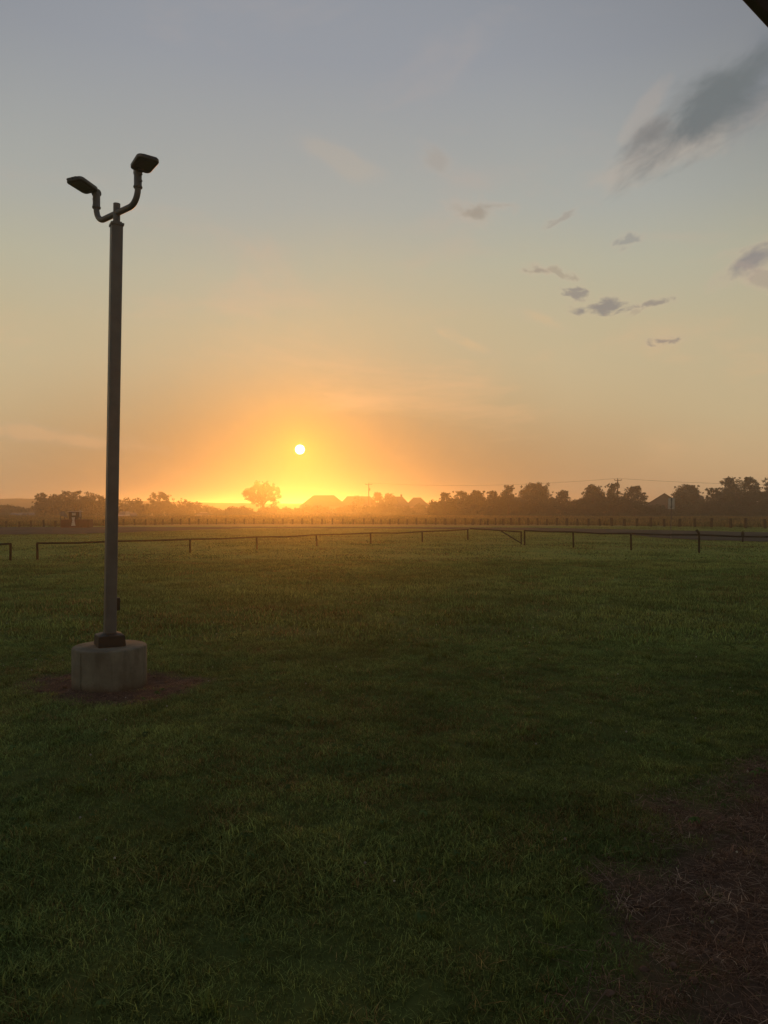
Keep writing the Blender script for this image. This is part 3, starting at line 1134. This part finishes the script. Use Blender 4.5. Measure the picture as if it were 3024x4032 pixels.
# small sign seen from behind
sg = at(2641, 2126)
sr = empty('sign_post', (sg.x, sg.y, gzf(sg.x, sg.y)), R(-14))
tag(sr, 'thin metal sign post carrying a grey panel seen from behind', 'sign')
galv = mat('galvanised', (0.14, 0.13, 0.12), 0.5, metal=0.3, spec=0.5, vary=0.3, vscale=8)
signm = mat('sign_back', (0.5, 0.49, 0.47), 0.5, metal=0.2, spec=0.4, vary=0.3, vscale=5)
m_ = MB()
m_.tube([(0, 0, -0.2), (0.02, 0, 1.2), (0.045, 0, 2.14)], 0.021, 8)
m_.build('post', galv, sr, smooth=True)
m_ = MB()
m_.box((0.035, 0.03, 1.86), (0.30, 0.006, 0.56), None, 0.0)
m_.build('panel', signm, sr)
for zz in (1.68, 2.04):
    m_ = MB()
    m_.box((0.034, 0.020, zz), (0.10, 0.016, 0.03))
    m_.build('bracket', galv, sr)

# ------------------------------------------------------------------ low timber post fence along the far verge
wood = mat('post_timber', (0.075, 0.055, 0.036), 0.9, spec=0.08, color2=(0.045, 0.032, 0.022), vscale=6, bump=0.4, bscale=25)
px_posts = [-330, -270, -215, -160, -110, -66, -20, 25, 75, 121, 172, 218, 348, 409, 486, 530, 574, 610, 642, 677, 711, 746, 782, 817, 852, 888, 924, 962, 1000,
            1038, 1076, 1114, 1152, 1190, 1229, 1268, 1309, 1350, 1392, 1433, 1469, 1501, 1535, 1569, 1603, 1640, 1677, 1715, 1753, 1793,
            1833, 1861, 1892, 1921, 1951, 1982, 2013, 2046, 2080, 2117, 2153, 2192, 2233, 2274, 2316, 2362, 2409, 2458, 2508, 2562, 2616,
            2676, 2736, 2801, 2877, 2937, 3013, 3084, 3160, 3240, 3330]
by_f = lambda px: np.interp(px, [-400, 25, 220, 409, 486, 700, 1000, 1433, 1800, 2153, 2562, 2801, 3013, 3400], [2080, 2076, 2075, 2071, 2069, 2065, 2063, 2064, 2066.5, 2068, 2073, 2077, 2081, 2089])
tp_f = lambda px: np.interp(px, [-400, 25, 700, 1433, 2153, 2562, 3013, 3400], [2053, 2052, 2042, 2043, 2041, 2040, 2038, 2039])
fr = empty('timber_post_fence', (0, 64, 0))
tag(fr, 'row of short square timber posts strung with thin wire along the meadow', 'fence')
ppts = []
for px_ in px_posts:
    bpy_ = float(by_f(px_))
    p = at(px_, bpy_)
    zz = gzf(p.x, p.y)
    hgt = (bpy_ - float(tp_f(px_))) / F * p.y * random.uniform(0.88, 1.1)
    wdt = np.interp(px_, [500, 2300], [0.135, 0.175]) * random.uniform(0.92, 1.08)
    m_ = MB()
    tl = random.uniform(-0.06, 0.06)
    m_.box((0, 0, hgt / 2 - 0.1), (wdt, wdt, hgt + 0.2), None, 0.012)
    o = m_.build('post', wood, fr)
    o.location = (p.x, p.y - 64, zz)
    o.rotation_euler = (random.uniform(-0.02, 0.02), tl, random.uniform(-.2, .2))
    ppts.append((p, zz, hgt))
wirem = mat('wire_steel', (0.10, 0.09, 0.08), 0.6, metal=0.3)
for f_ in (0.45, 0.85):
    m_ = MB()
    m_.tube([Vector((p.x, p.y - 64.1, zz + hg * f_)) for p, zz, hg in ppts], 0.004, 4)
    m_.build('wire', wirem, fr)

# ------------------------------------------------------------------ small red shed by the fence
shp = at(296, 2079)
sh = empty('shed', (shp.x, shp.y, gzf(shp.x, shp.y)), R(6))
tag(sh, 'small dark red shed with a pale door at the left end of the post fence', 'shed')
redm = mat('shed_red', (0.13, 0.045, 0.035), 0.8, spec=0.2, vary=0.4, vscale=3)
pale_m = mat('shed_pale', (0.55, 0.52, 0.48), 0.7, vary=0.3, vscale=9)
dark_m = mat('shed_dark', (0.045, 0.040, 0.035), 0.8)
U = shp.y / F
m_ = MB()
m_.box((0, 0.5, 0.34), (108 * U, 1.1, 0.68), None, 0.01)
m_.build('body', redm, sh)
for k in range(9):
    m_ = MB()
    m_.box((-54 * U + (k + 0.5) * 12 * U, -0.062, 0.34), (10.6 * U, 0.022, 0.66))
    m_.build('plank', redm, sh)
m_ = MB()
m_.box((-8 * U, 0.55, 0.98), (38 * U, 0.8, 0.64), None, 0.01)
m_.build('upper_box', dark_m, sh)
m_ = MB()
m_.box((-6 * U, 0.5, 1.325), (46 * U, 1.1, 0.04))
m_.build('roof', pale_m, sh)
m_ = MB()
m_.box((-7 * U, 0.13, 1.12), (14 * U, 0.03, 0.22))
m_.build('window', pale_m, sh)
m_ = MB()
m_.prism([(-12 * U, 0.86), (0, 0.86), (-2 * U, 0.60), (2 * U, 0.18), (-14 * U, 0.18), (-9 * U, 0.60)], -0.115, -0.078)
m_.build('door', pale_m, sh)
m_ = MB()
m_.box((17 * U, 0.1, 1.18), (0.05, 0.05, 0.56))
m_.build('corner_post', pale_m, sh)
for (px_, py_, ww, h2, lbl) in ((246, 2023, 19, 19, 'grey board standing behind the left end of the red shed'), (259, 2029, 11, 14, 'small pale board beside the red shed')):
    y_ = shp.y + 1.3
    p = at(px_, 2079, y_)
    bo = empty('notice_board', (p.x, p.y, gzf(p.x, p.y)))
    tag(bo, lbl, 'board')
    zc = EYE + (HZ - py_) / F * y_
    m_ = MB()
    m_.box((0, 0, zc), (ww * U, 0.03, h2 * U), None, 0.004)
    m_.build('panel', mat('board_grey', (0.26, 0.24, 0.20), 0.7, vary=0.4, vscale=6), bo)
    for s_ in (-1, 1):
        m_ = MB()
        m_.box((s_ * ww * U * 0.42, 0.03, zc / 2 - 0.05), (0.04, 0.03, zc + 0.1))
        m_.build('leg', dark_m, bo)

# ------------------------------------------------------------------ trees
leaf_mats = [mat('leaves_dark', (0.036, 0.064, 0.032), 0.7, spec=0.2, vary=0.5, vscale=0.9, transl=0.2),
             mat('leaves_olive', (0.055, 0.070, 0.030), 0.7, spec=0.2, vary=0.5, vscale=0.9, transl=0.2),
             mat('leaves_brown', (0.065, 0.062, 0.030), 0.7, spec=0.2, vary=0.5, vscale=0.9, transl=0.2)]
bark = mat('bark', (0.075, 0.055, 0.04), 0.9, spec=0.1, vary=0.4, vscale=3, bump=0.6, bscale=12)


def leaf_cloud(cl, n_per, size, r, squash=0.85):
    """cl: list of (centre, radius); returns quads spread through each clump"""
    V, Fc = [], []
    for (c, rad) in cl:
        n = max(14, int(n_per * 2.6 * (rad ** 2) * (0.12 / size) ** 2))
        for _ in range(n):
            d = Vector((r.gauss(0, 1), r.gauss(0, 1), r.gauss(0, 1))).normalized()
            rr = rad * (r.random() ** 0.45)
            p = c + Vector((d.x * rr, d.y * rr, d.z * rr * squash))
            s_ = size * r.uniform(0.6, 1.4)
            a = Vector((r.gauss(0, 1), r.gauss(0, 1), r.gauss(0, 1))).normalized()
            b_ = a.orthogonal().normalized()
            c_ = a.cross(b_)
            i = len(V)
            V += [p + b_ * s_, p + c_ * s_ * 0.6, p - b_ * s_, p - c_ * s_ * 0.6]
            Fc.append((i, i + 1, i + 2, i + 3))
    return V, Fc


def tree(name, label, px, base_py, top_py, wpx, Y, style='oak', seed=1, dens=95, leaf=0.13, m=0, group=None):
    r = random.Random(seed)
    p = at(px, base_py, Y)
    zb = gzf(p.x, p.y)
    H = EYE + (HZ - top_py) / F * Y - zb
    W = wpx / F * Y
    root = empty(name, (p.x, p.y, zb), r.random() * 0.3)
    tag(root, label, 'tree', group)
    clumps = []
    limbs = []
    if style == 'upright':      # clumpy young tree, fuller below, knobbly top
        n = int(26 + W * H * 2.4)
        for k in range(n):
            f = (k + 0.5) / n
            z = H * (0.10 + 0.84 * f)
            prof_ = (0.50 if f < 0.55 else 0.50 * (1 - ((f - 0.55) / 0.45) ** 1.6 * 0.72))
            a = r.random() * 6.283
            rr = W * prof_ * math.sqrt(r.random()) * 0.86
            rad = (0.10 * W + 0.24) * r.uniform(0.5, 1.15) * (1 - 0.25 * f)
            clumps.append((Vector((rr * math.cos(a), rr * math.sin(a) * 0.8, z)), rad))
        for k in range(16 + int(4 * W)):       # outer knobs
            a = r.random() * 6.283
            z = H * r.uniform(0.4, 0.97)
            clumps.append((Vector((W * 0.52 * math.cos(a) * r.uniform(0.4, 1) * (1.0 if z < 0.75 * H else 0.7), W * 0.4 * math.sin(a), z)), 0.27 * r.uniform(0.5, 1.3)))
        for k in range(3):
            clumps.append((Vector((W * r.uniform(-.2, .2), 0, H * r.uniform(0.9, 0.97))), 0.04 * H))
    elif style == 'spread':      # broad oak with flat-ish dome
        n = int(60 + W * 6)
        for k in range(n):
            a = r.random() * 6.283
            q = math.sqrt(r.random())
            x_ = W * 0.5 * q * math.cos(a) * 0.93
            y_ = W * 0.38 * q * math.sin(a)
            zt = H * (0.60 + 0.34 * math.sqrt(max(0, 1 - q * q)))
            z = zt * r.uniform(0.62, 1.0)
            clumps.append((Vector((x_, y_, z)), H * 0.085 * r.uniform(0.5, 1.4)))
        for k in range(int(n * 0.9)):
            clumps.append((Vector((W * r.uniform(-.48, .48), W * r.uniform(-.3, .3), H * r.uniform(0.08, 0.6))), H * 0.15 * r.uniform(0.7, 1.2)))
    else:                        # open round crown, twigs showing
        n = int(40 + W * 8)
        for k in range(n):
            a = r.random() * 6.283
            ph = math.acos(r.uniform(-0.75, 1))
            q = r.uniform(0.45, 1.0)
            clumps.append((Vector((W * 0.48 * q * math.sin(ph) * math.cos(a), W * 0.42 * q * math.sin(ph) * math.sin(a), H * (0.56 + 0.40 * q * math.cos(ph)))),
                           W * 0.058 * r.uniform(0.5, 1.5)))
    V, Fc = leaf_cloud(clumps, dens, leaf, r)
    from_np('crown', V, Fc, leaf_mats[m], root)
    tb = MB()
    tr_ = max(0.09, 0.028 * H)
    sway = W * 0.03
    trunk_top = H * 0.62
    tb.tube([Vector((0, 0, -0.3)), Vector((sway, 0, H * 0.25)), Vector((-sway, sway, H * 0.45)), Vector((0, 0, trunk_top))], [tr_ * 1.4, tr_, tr_ * 0.8, tr_ * 0.4], 8)
    big = sorted(clumps, key=lambda c: -c[1])
    r.shuffle(big)
    for c, rad in big[:(26 if style == 'open' else 10)]:
        z1 = min(c.z * 0.6, trunk_top * r.uniform(0.5, 0.95))
        s0 = Vector((0, 0, z1))
        mid = s0.lerp(c, 0.55) + Vector((0, 0, 0.06 * H))
        tb.tube([s0, mid, c], [tr_ * 0.45, tr_ * 0.28, tr_ * 0.1], 5, cap=False)
    tb.build('trunk', bark, root, smooth=True)
    return root


BASE = 2034
right_trees = [
    ('small tree at the left end of the right hand tree row', 1753, 1938, 52, 'upright', 0),
    ('round topped tree second along the low left part of the row', 1815, 1931, 74, 'upright', 1),
    ('broad low tree in the middle of the low left part of the row', 1880, 1930, 78, 'upright', 0),
    ('low tree leaning on the left side of the pointed tree', 1942, 1930, 54, 'upright', 1),
    ('pointed narrow tree standing just left of the big broad tree', 2002, 1907, 58, 'upright', 0),
    ('big broad tree with twin tops left of the gap in the tree row', 2108, 1900, 128, 'upright', 0),
    ('small isolated tree between the big broad tree and the sloping roof', 2214, 1930, 70, 'upright', 1),
    ('wide tree rising over the sloping roof', 2336, 1907, 108, 'upright', 0),
    ('tall narrow tree just left of the right utility pole', 2414, 1900, 62, 'upright', 1),
    ('rounded tree right of the utility pole and left of the gabled house', 2498, 1911, 92, 'upright', 0),
    ('bushy tree hiding the right half of the gabled house', 2706, 1905, 122, 'upright', 1),
    ('lower tree between the gabled house tree and the tallest trees', 2812, 1919, 72, 'upright', 0),
    ('tallest tree of the group at the right edge, with a flat top', 2872, 1875, 88, 'upright', 0),
    ('tall pointed tree next to the right edge of the row', 2950, 1873, 92, 'upright', 1),
    ('tree cut off by the right edge of the picture', 3040, 1874, 78, 'upright', 0),
    ('broad tree beyond the right edge of the row', 3150, 1892, 120, 'upright', 1),
]
for i, (lb, px_, top, w_, stl, mm) in enumerate(right_trees):
    tree('tree', lb, px_, BASE, top, w_ * 1.18, 142 + (i * 7) % 9, stl, 300 + i, m=mm, group='trees in the row behind the meadow')
tree('tree', 'small tree beside the left utility pole', 1487, 1990, 1935, 62, 215, 'upright', 401, m=1)
tree('tree', 'rounded tree right of the left utility pole', 1532, 1990, 1941, 78, 220, 'upright', 402, m=1)
tree('tree', 'bare looking bush above the roof left of the utility pole', 1412, 1990, 1940, 56, 225, 'open', 403, m=2, dens=95)
tree('tree', 'lone round open crowned tree below and left of the sun', 1034, 1990, 1884, 150, 230, 'open', 404, dens=120, leaf=0.15, m=2)
tree('tree', 'small tree on the ridge right of the lamp pole', 541, 2035, 1954, 58, 185, 'open', 405, m=1)
tree('tree', 'rounded tree on the ridge between the lamp pole and the lone tree', 632, 2035, 1931, 118, 180, 'open', 406, m=1, dens=95)
tree('tree', 'low bushy tree right of the rounded ridge tree', 724, 2035, 1958, 70, 190, 'open', 407, m=2)
tree('tree', 'wide spreading oak rising above the red shed', 302, 2040, 1927, 250, 150, 'spread', 408, dens=95, m=0, leaf=0.14)
tree('tree', 'small tree at the left side of the spreading oak', 166, 2040, 1938, 76, 152, 'upright', 409, m=0)
tree('tree', 'low dark tree by the left edge behind the parked cars', 20, 2040, 1990, 90, 175, 'upright', 410, m=0)


# scrub that reads as one mass
def scrub(name, label, x0, x1, ytop, ybot, Y, depth, n, m, seed, leaf=0.17):
    r = random.Random(seed)
    cl = []
    for k in range(n):
        px_ = r.uniform(x0, x1)
        yy = Y + r.uniform(0, depth)
        p = at(px_, 0, yy)
        zb = gzf(p.x, p.y)
        top = EYE + (HZ - (np.interp(px_, *ytop) + 7 * math.sin(px_ * 0.043 + seed) + r.uniform(-4, 9))) / F * yy
        z = r.uniform(zb + 0.2, max(zb + 0.4, top - 0.5))
        cl.append((Vector((p.x, p.y, z)), r.uniform(0.6, 1.15)))
    V, Fc = leaf_cloud(cl, 110, leaf, r)
    o = from_np(name, V, Fc, leaf_mats[m])
    tag(o, label, 'undergrowth', kind='stuff')


scrub('undergrowth', 'dark scrub below the right hand tree row', 1700, 3200, ([1700, 1780, 1850, 2020, 2120, 2230, 2300, 2460, 2530, 2630, 2780, 2850, 3200], [1974, 1960, 1954, 1956, 1950, 1978, 1968, 1950, 1985, 1998, 1966, 1940, 1930]), BASE, 143, 9, 1350, 0, 1)
scrub('undergrowth', 'hazy low woods left and right of the lone tree', 420, 1760, ([420, 560, 800, 860, 1300, 1500, 1760], [1974, 1972, 1980, 1996, 1996, 1984, 1984]), BASE, 176, 16, 780, 1, 2, 0.2)
scrub('undergrowth', 'dark scrub around the spreading oak and parked cars', -260, 440, ([-260, 0, 140, 160, 440], [1985, 2000, 1990, 1968, 1980]), 2040, 182, 12, 560, 0, 3)

# ------------------------------------------------------------------ houses behind the trees
brick_m = mat('house_brick', (0.15, 0.085, 0.065), 0.85, spec=0.15, vary=0.3, vscale=1.5)
siding = mat('house_siding', (0.17, 0.14, 0.12), 0.8, spec=0.2, vary=0.2, vscale=1.2)
roof_m = mat('roof_shingle', (0.060, 0.052, 0.050), 0.85, spec=0.15, vary=0.35, vscale=1.2)
glass_m = mat('window_glass', (0.05, 0.055, 0.06), 0.1, spec=0.6)
trim_m = mat('house_trim', (0.38, 0.36, 0.33), 0.7)


def house(label, px, wpx, ridge_py, Y, depth, kind='gable_front', eave=2.6, zb=None, ridge_frac=0.4, windows=3, wall=None, chimney=None, flip=0.0):
    p = at(px, 0, Y)
    g = gzf(p.x, p.y) if zb is None else zb
    rt = empty('house', (p.x, p.y, g), flip - math.atan2(p.x, p.y))
    tag(rt, label, 'house')
    W = wpx / F * Y
    ridge = EYE + (HZ - ridge_py) / F * Y - g
    wl = wall or siding
    hw_, hd = W / 2 - 0.35, depth / 2
    m_ = MB()
    if kind == 'gable_front':
        m_.prism([(-hw_, -0.3), (hw_, -0.3), (hw_, eave), (0, ridge - 0.22), (-hw_, eave)], -hd, hd)
        m_.build('wall', wl, rt)
        for s_ in (-1, 1):
            m_ = MB()
            sl = (ridge - eave) / hw_
            ov = 0.4
            x1 = s_ * (hw_ + ov)
            z1 = eave - sl * ov
            n_ = 0.16
            m_.prism([(0.0 + s_ * 0.003, ridge), (x1, z1), (x1, z1 - n_), (0.0 + s_ * 0.003, ridge - n_)], -hd - 0.35, hd + 0.35)
            m_.build('roof_slope', roof_m, rt)
    else:
        m_.box((0, 0, eave / 2 - 0.15), (2 * hw_, 2 * hd, eave + 0.3))
        m_.build('wall', wl, rt)
        r0 = W * ridge_frac / 2
        m_ = MB()
        a, c = hw_ + 0.4, hd + 0.4
        m_.poly([(-a, -c, eave - 0.02), (a, -c, eave - 0.02), (a, c, eave - 0.02), (-a, c, eave - 0.02), (-r0, 0, ridge), (r0, 0, ridge)],
                [(0, 1, 5, 4), (1, 2, 5), (2, 3, 4, 5), (3, 0, 4), (0, 3, 2, 1)])
        m_.build('roof', roof_m, rt)
    for k in range(windows):
        x_ = -hw_ + (k + 0.6) * 2 * hw_ / (windows + 0.2)
        m_ = MB()
        m_.box((x_, -hd - 0.03, 1.55), (1.15, 0.08, 1.35))
        wf = m_.build('window', trim_m, rt)
        for s_ in (-1, 1):
            m_ = MB()
            m_.box((x_ + s_ * 0.26, -hd - 0.08, 1.55), (0.46, 0.03, 1.15))
            m_.build('pane', glass_m, wf)
    if chimney is not None:
        m_ = MB()
        m_.box((chimney, 0.4, ridge + 0.1), (0.55, 0.55, 1.1))
        m_.build('chimney', brick_m, rt)
    return rt


house('house with a plain gable front facing the meadow left of the bushy tree', 2616, 152, 1943, 158, 9, 'gable_front', eave=3.2, windows=3)
house('long low house roof joining the right side of the gabled house', 2712, 130, 1951, 166, 10, 'hip', eave=3.2, ridge_frac=0.75, windows=2, wall=siding)
house('house whose left roof slope shows beside the wide tree', 2345, 200, 1944, 160, 10, 'hip', eave=3.0, ridge_frac=0.18, windows=3, wall=brick_m)
house('low roofed house between the bushy tree and the tallest trees', 2830, 140, 1972, 162, 9, 'hip', eave=2.6, ridge_frac=0.5, windows=2, wall=brick_m)
house('low roofed house seen in the gap by the small isolated tree', 2170, 120, 1984, 164, 9, 'hip', eave=2.5, ridge_frac=0.6, windows=2, wall=brick_m)
house('small hip roofed house with a chimney right of the left utility pole', 1572, 96, 1955, 232, 9, 'hip', eave=3.0, ridge_frac=0.25, windows=2, wall=siding, chimney=0.6)
house('second small hip roofed house just left of the tree row', 1642, 98, 1959, 236, 9, 'hip', eave=3.0, ridge_frac=0.3, windows=2, wall=siding)
house('large hip roofed house in the haze right below the sun', 1275, 190, 1950, 228, 12, 'hip', eave=3.0, ridge_frac=0.42, windows=4, wall=siding)
house('flat ridged house in the haze left of the utility pole', 1412, 150, 1954, 238, 10, 'hip', eave=3.6, ridge_frac=0.6, windows=3, wall=siding)


# ------------------------------------------------------------------ parked cars behind the meadow
tyre_m = mat('tyre_rubber', (0.02, 0.02, 0.02), 0.9)
rim_m = mat('wheel_rim', (0.35, 0.35, 0.35), 0.35, metal=0.8)
lampg = mat('head_lamp', (0.6, 0.6, 0.6), 0.15, spec=0.8)


def car(label, px, Y, zb, rz, paint, suv=False):
    p = at(px, 0, Y)
    rt = empty('parked_car', (p.x, p.y, zb), rz)
    tag(rt, label, 'car', 'cars parked beyond the meadow')
    pm_ = mat('car_paint', paint, 0.22, metal=0.35, spec=0.7)
    k = 1.18 if suv else 1.0
    m_ = MB()
    body = [(-2.2, 0.30), (2.15, 0.30), (2.22, 0.55), (2.12, 0.78), (1.1, 0.92 * k), (-1.75, 0.95 * k), (-2.2, 0.86), (-2.27, 0.5)]
    m_.prism(body, -0.88, 0.88)
    bmesh.ops.bevel(m_.bm, geom=list(m_.bm.edges), offset=0.06, segments=2, affect='EDGES')
    m_.build('body', pm_, rt, smooth=True)
    ct_ = [(-1.85, 0.93 * k), (1.2, 0.90 * k), (0.5, 1.42 * k), (-1.2, 1.45 * k)]
    m_ = MB()
    v = []
    for yy_, s_ in ((-1, 1), (1, 1)):
        v += [(ct_[0][0], yy_ * 0.82, ct_[0][1]), (ct_[1][0], yy_ * 0.82, ct_[1][1]), (ct_[2][0], yy_ * 0.62, ct_[2][1]), (ct_[3][0], yy_ * 0.62, ct_[3][1])]
    m_.poly(v, [(0, 1, 2, 3), (7, 6, 5, 4), (0, 4, 5, 1), (1, 5, 6, 2), (2, 6, 7, 3), (3, 7, 4, 0)])
    m_.build('windows', glass_m, rt)
    m_ = MB()
    m_.box((-0.35, 0, 1.455 * k), (1.7, 1.22, 0.05), None, 0.02)
    m_.build('roof', pm_, rt)
    for sx in (-1.4, 1.38):
        for sy in (-0.82, 0.82):
            m_ = MB()
            m_.tube([(sx, sy - 0.1, 0.32), (sx, sy + 0.1, 0.32)], 0.32, 18)
            wo_ = m_.build('wheel', tyre_m, rt, smooth=True)
            m_ = MB()
            sg_ = 1 if sy > 0 else -1
            m_.tube([(sx, sy + sg_ * 0.1, 0.32), (sx, sy + sg_ * 0.115, 0.32)], 0.19, 14)
            m_.build('rim', rim_m, wo_)
    for sy in (-0.62, 0.62):
        m_ = MB()
        m_.box((2.14, sy, 0.66), (0.12, 0.3, 0.13), None, 0.02)
        m_.build('headlight', lampg, rt)


car('pale parked car furthest left at the edge of the oak scrub', 55, 172, -1.08, R(-70), (0.5, 0.5, 0.48))
car('silver parked car in the middle of the three left of the oak', 88, 170, -1.06, R(-110), (0.42, 0.42, 0.42))
car('white parked car nearest the spreading oak on its left', 126, 171, -1.05, R(-60), (0.65, 0.65, 0.62))
car('pale parked car close to the right side of the lamp pole', 488, 166, -1.0, R(-100), (0.5, 0.48, 0.44), True)
car('silver parked car right of the one beside the lamp pole', 523, 168, -1.0, R(-65), (0.45, 0.43, 0.4))
car('low white car glinting in the haze left of the lone tree', 808, 172, -0.95, R(8), (0.65, 0.63, 0.6))

# ------------------------------------------------------------------ utility poles and line
pole_w = mat('pole_wood', (0.085, 0.06, 0.042), 0.9, vary=0.3, vscale=3)
insul = mat('insulator', (0.08, 0.075, 0.07), 0.3)


def upole(label, px, top_py, Y, arm_w):
    p = at(px, 0, Y)
    g = gzf(p.x, p.y)
    H = EYE + (HZ - top_py) / F * Y - g
    rt = empty('utility_pole', (p.x, p.y, g))
    tag(rt, label, 'utility pole')
    m_ = MB()
    m_.tube([(0, 0, -0.3), (0, 0, H)], [0.17, 0.125], 10)
    m_.build('pole', pole_w, rt, smooth=True)
    m_ = MB()
    m_.box((0, -0.16, H - 0.25), (arm_w, 0.10, 0.12))
    ar = m_.build('crossarm', pole_w, rt)
    for s_ in (-0.46, 0.0, 0.46):
        m_ = MB()
        z_ = H - 0.19 if s_ else H
        m_.tube([(s_ * arm_w, -0.16 if s_ else 0, z_), (s_ * arm_w, -0.16 if s_ else 0, z_ + 0.22)], [0.06, 0.08], 8)
        m_.build('insulator', insul, ar if s_ else rt)
    m_ = MB()
    m_.tube([(0.28, -0.1, H - 1.9), (0.28, -0.1, H - 1.2)], 0.16, 10)
    m_.build('transformer', insul, rt, smooth=True)
    return Vector((p.x, p.y, g + H)), arm_w


p1, a1 = upole('utility pole standing alone on the skyline right of the sun', 1452, 1904, 205, 1.8)
p2, a2 = upole('utility pole rising out of the right hand tree row', 2432, 1887, 165, 1.5)
p3 = at(3700, 1893, 150)
wl = bpy.data.meshes.new('power_line')
m_ = MB()
for off in (0.0,):
    pts = []
    for a, c in ((p1, p2), (p2, p3)):
        for k in range(25):
            f_ = k / 24
            q = a.lerp(c, f_)
            q.z += 0.2 - 1.1 * 4 * f_ * (1 - f_)
            pts.append(q)
    m_.tube(pts, 0.022, 5)
tag(m_.build('power_line', wirem), 'thin power line sagging between the two utility poles', 'power line')

# ------------------------------------------------------------------ porch roof over the viewer
pr_d = Vector((0.733, 0.681, 0)).normalized()
pr_n = Vector((pr_d.y, -pr_d.x, 0))      # into the roof side
E0 = Vector((0.908, 1.970, 0)) - pr_d * 4.6 + pr_n * 0.0
porch = empty('porch', (E0.x, E0.y, 0), math.atan2(pr_d.y, pr_d.x))
tag(porch, 'dark porch roof corner jutting in at the top right', 'porch roof')
# local frame: x along the eave, -y into the building
soff = mat('soffit_panel', (0.42, 0.50, 0.50), 0.7, spec=0.2, vary=0.3, vscale=8)
fas = mat('fascia_metal', (0.26, 0.22, 0.21), 0.5, spec=0.4, vary=0.2, vscale=10)
LZ = EYE + 1.30
RL, RD = 12.0, 2.3
m_ = MB()
m_.box((RL / 2, -RD / 2 - 0.03, LZ + 0.16), (RL, RD - 0.06, 0.20))
m_.build('roof_deck', soff, porch)
nb = 16
for k in range(nb):
    m_ = MB()
    m_.box((RL / 2, -0.05 - (k + 0.5) * (RD - 0.1) / nb, LZ + 0.045), (RL - 0.02, (RD - 0.1) / nb - 0.008, 0.018))
    m_.build('soffit_board', soff, porch)
m_ = MB()
m_.box((RL / 2, -0.012, LZ + 0.13), (RL + 0.02, 0.024, 0.26), None, 0.003)
m_.box((RL / 2, 0.010, LZ + 0.235), (RL + 0.04, 0.020, 0.05), None, 0.002)
m_.build('fascia', fas, porch)
for xx in (0.3, RL - 0.3):
    m_ = MB()
    m_.box((xx, -RD + 0.2, LZ / 2), (0.12, 0.12, LZ + 0.1), None, 0.004)
    m_.build('porch_post', fas, porch)

# ------------------------------------------------------------------ haze
hz = bpy.data.materials.new('haze_air')
hz.use_nodes = True
t = NT(hz.node_tree)
t.n.clear()
pv = t.node('ShaderNodeVolumePrincipled')
pv.inputs['Color'].default_value = (0.95, 0.90, 0.84, 1)
pv.inputs['Density'].default_value = 0.0015
pv.inputs['Anisotropy'].default_value = 0.86
out = t.node('ShaderNodeOutputMaterial')
t.l.new(pv.outputs[0], out.inputs['Volume'])
m_ = MB()
m_.box((0, 1120, 2.75), (2340, 2440, 11.9))
o = m_.build('haze', hz)
tag(o, kind='stuff')
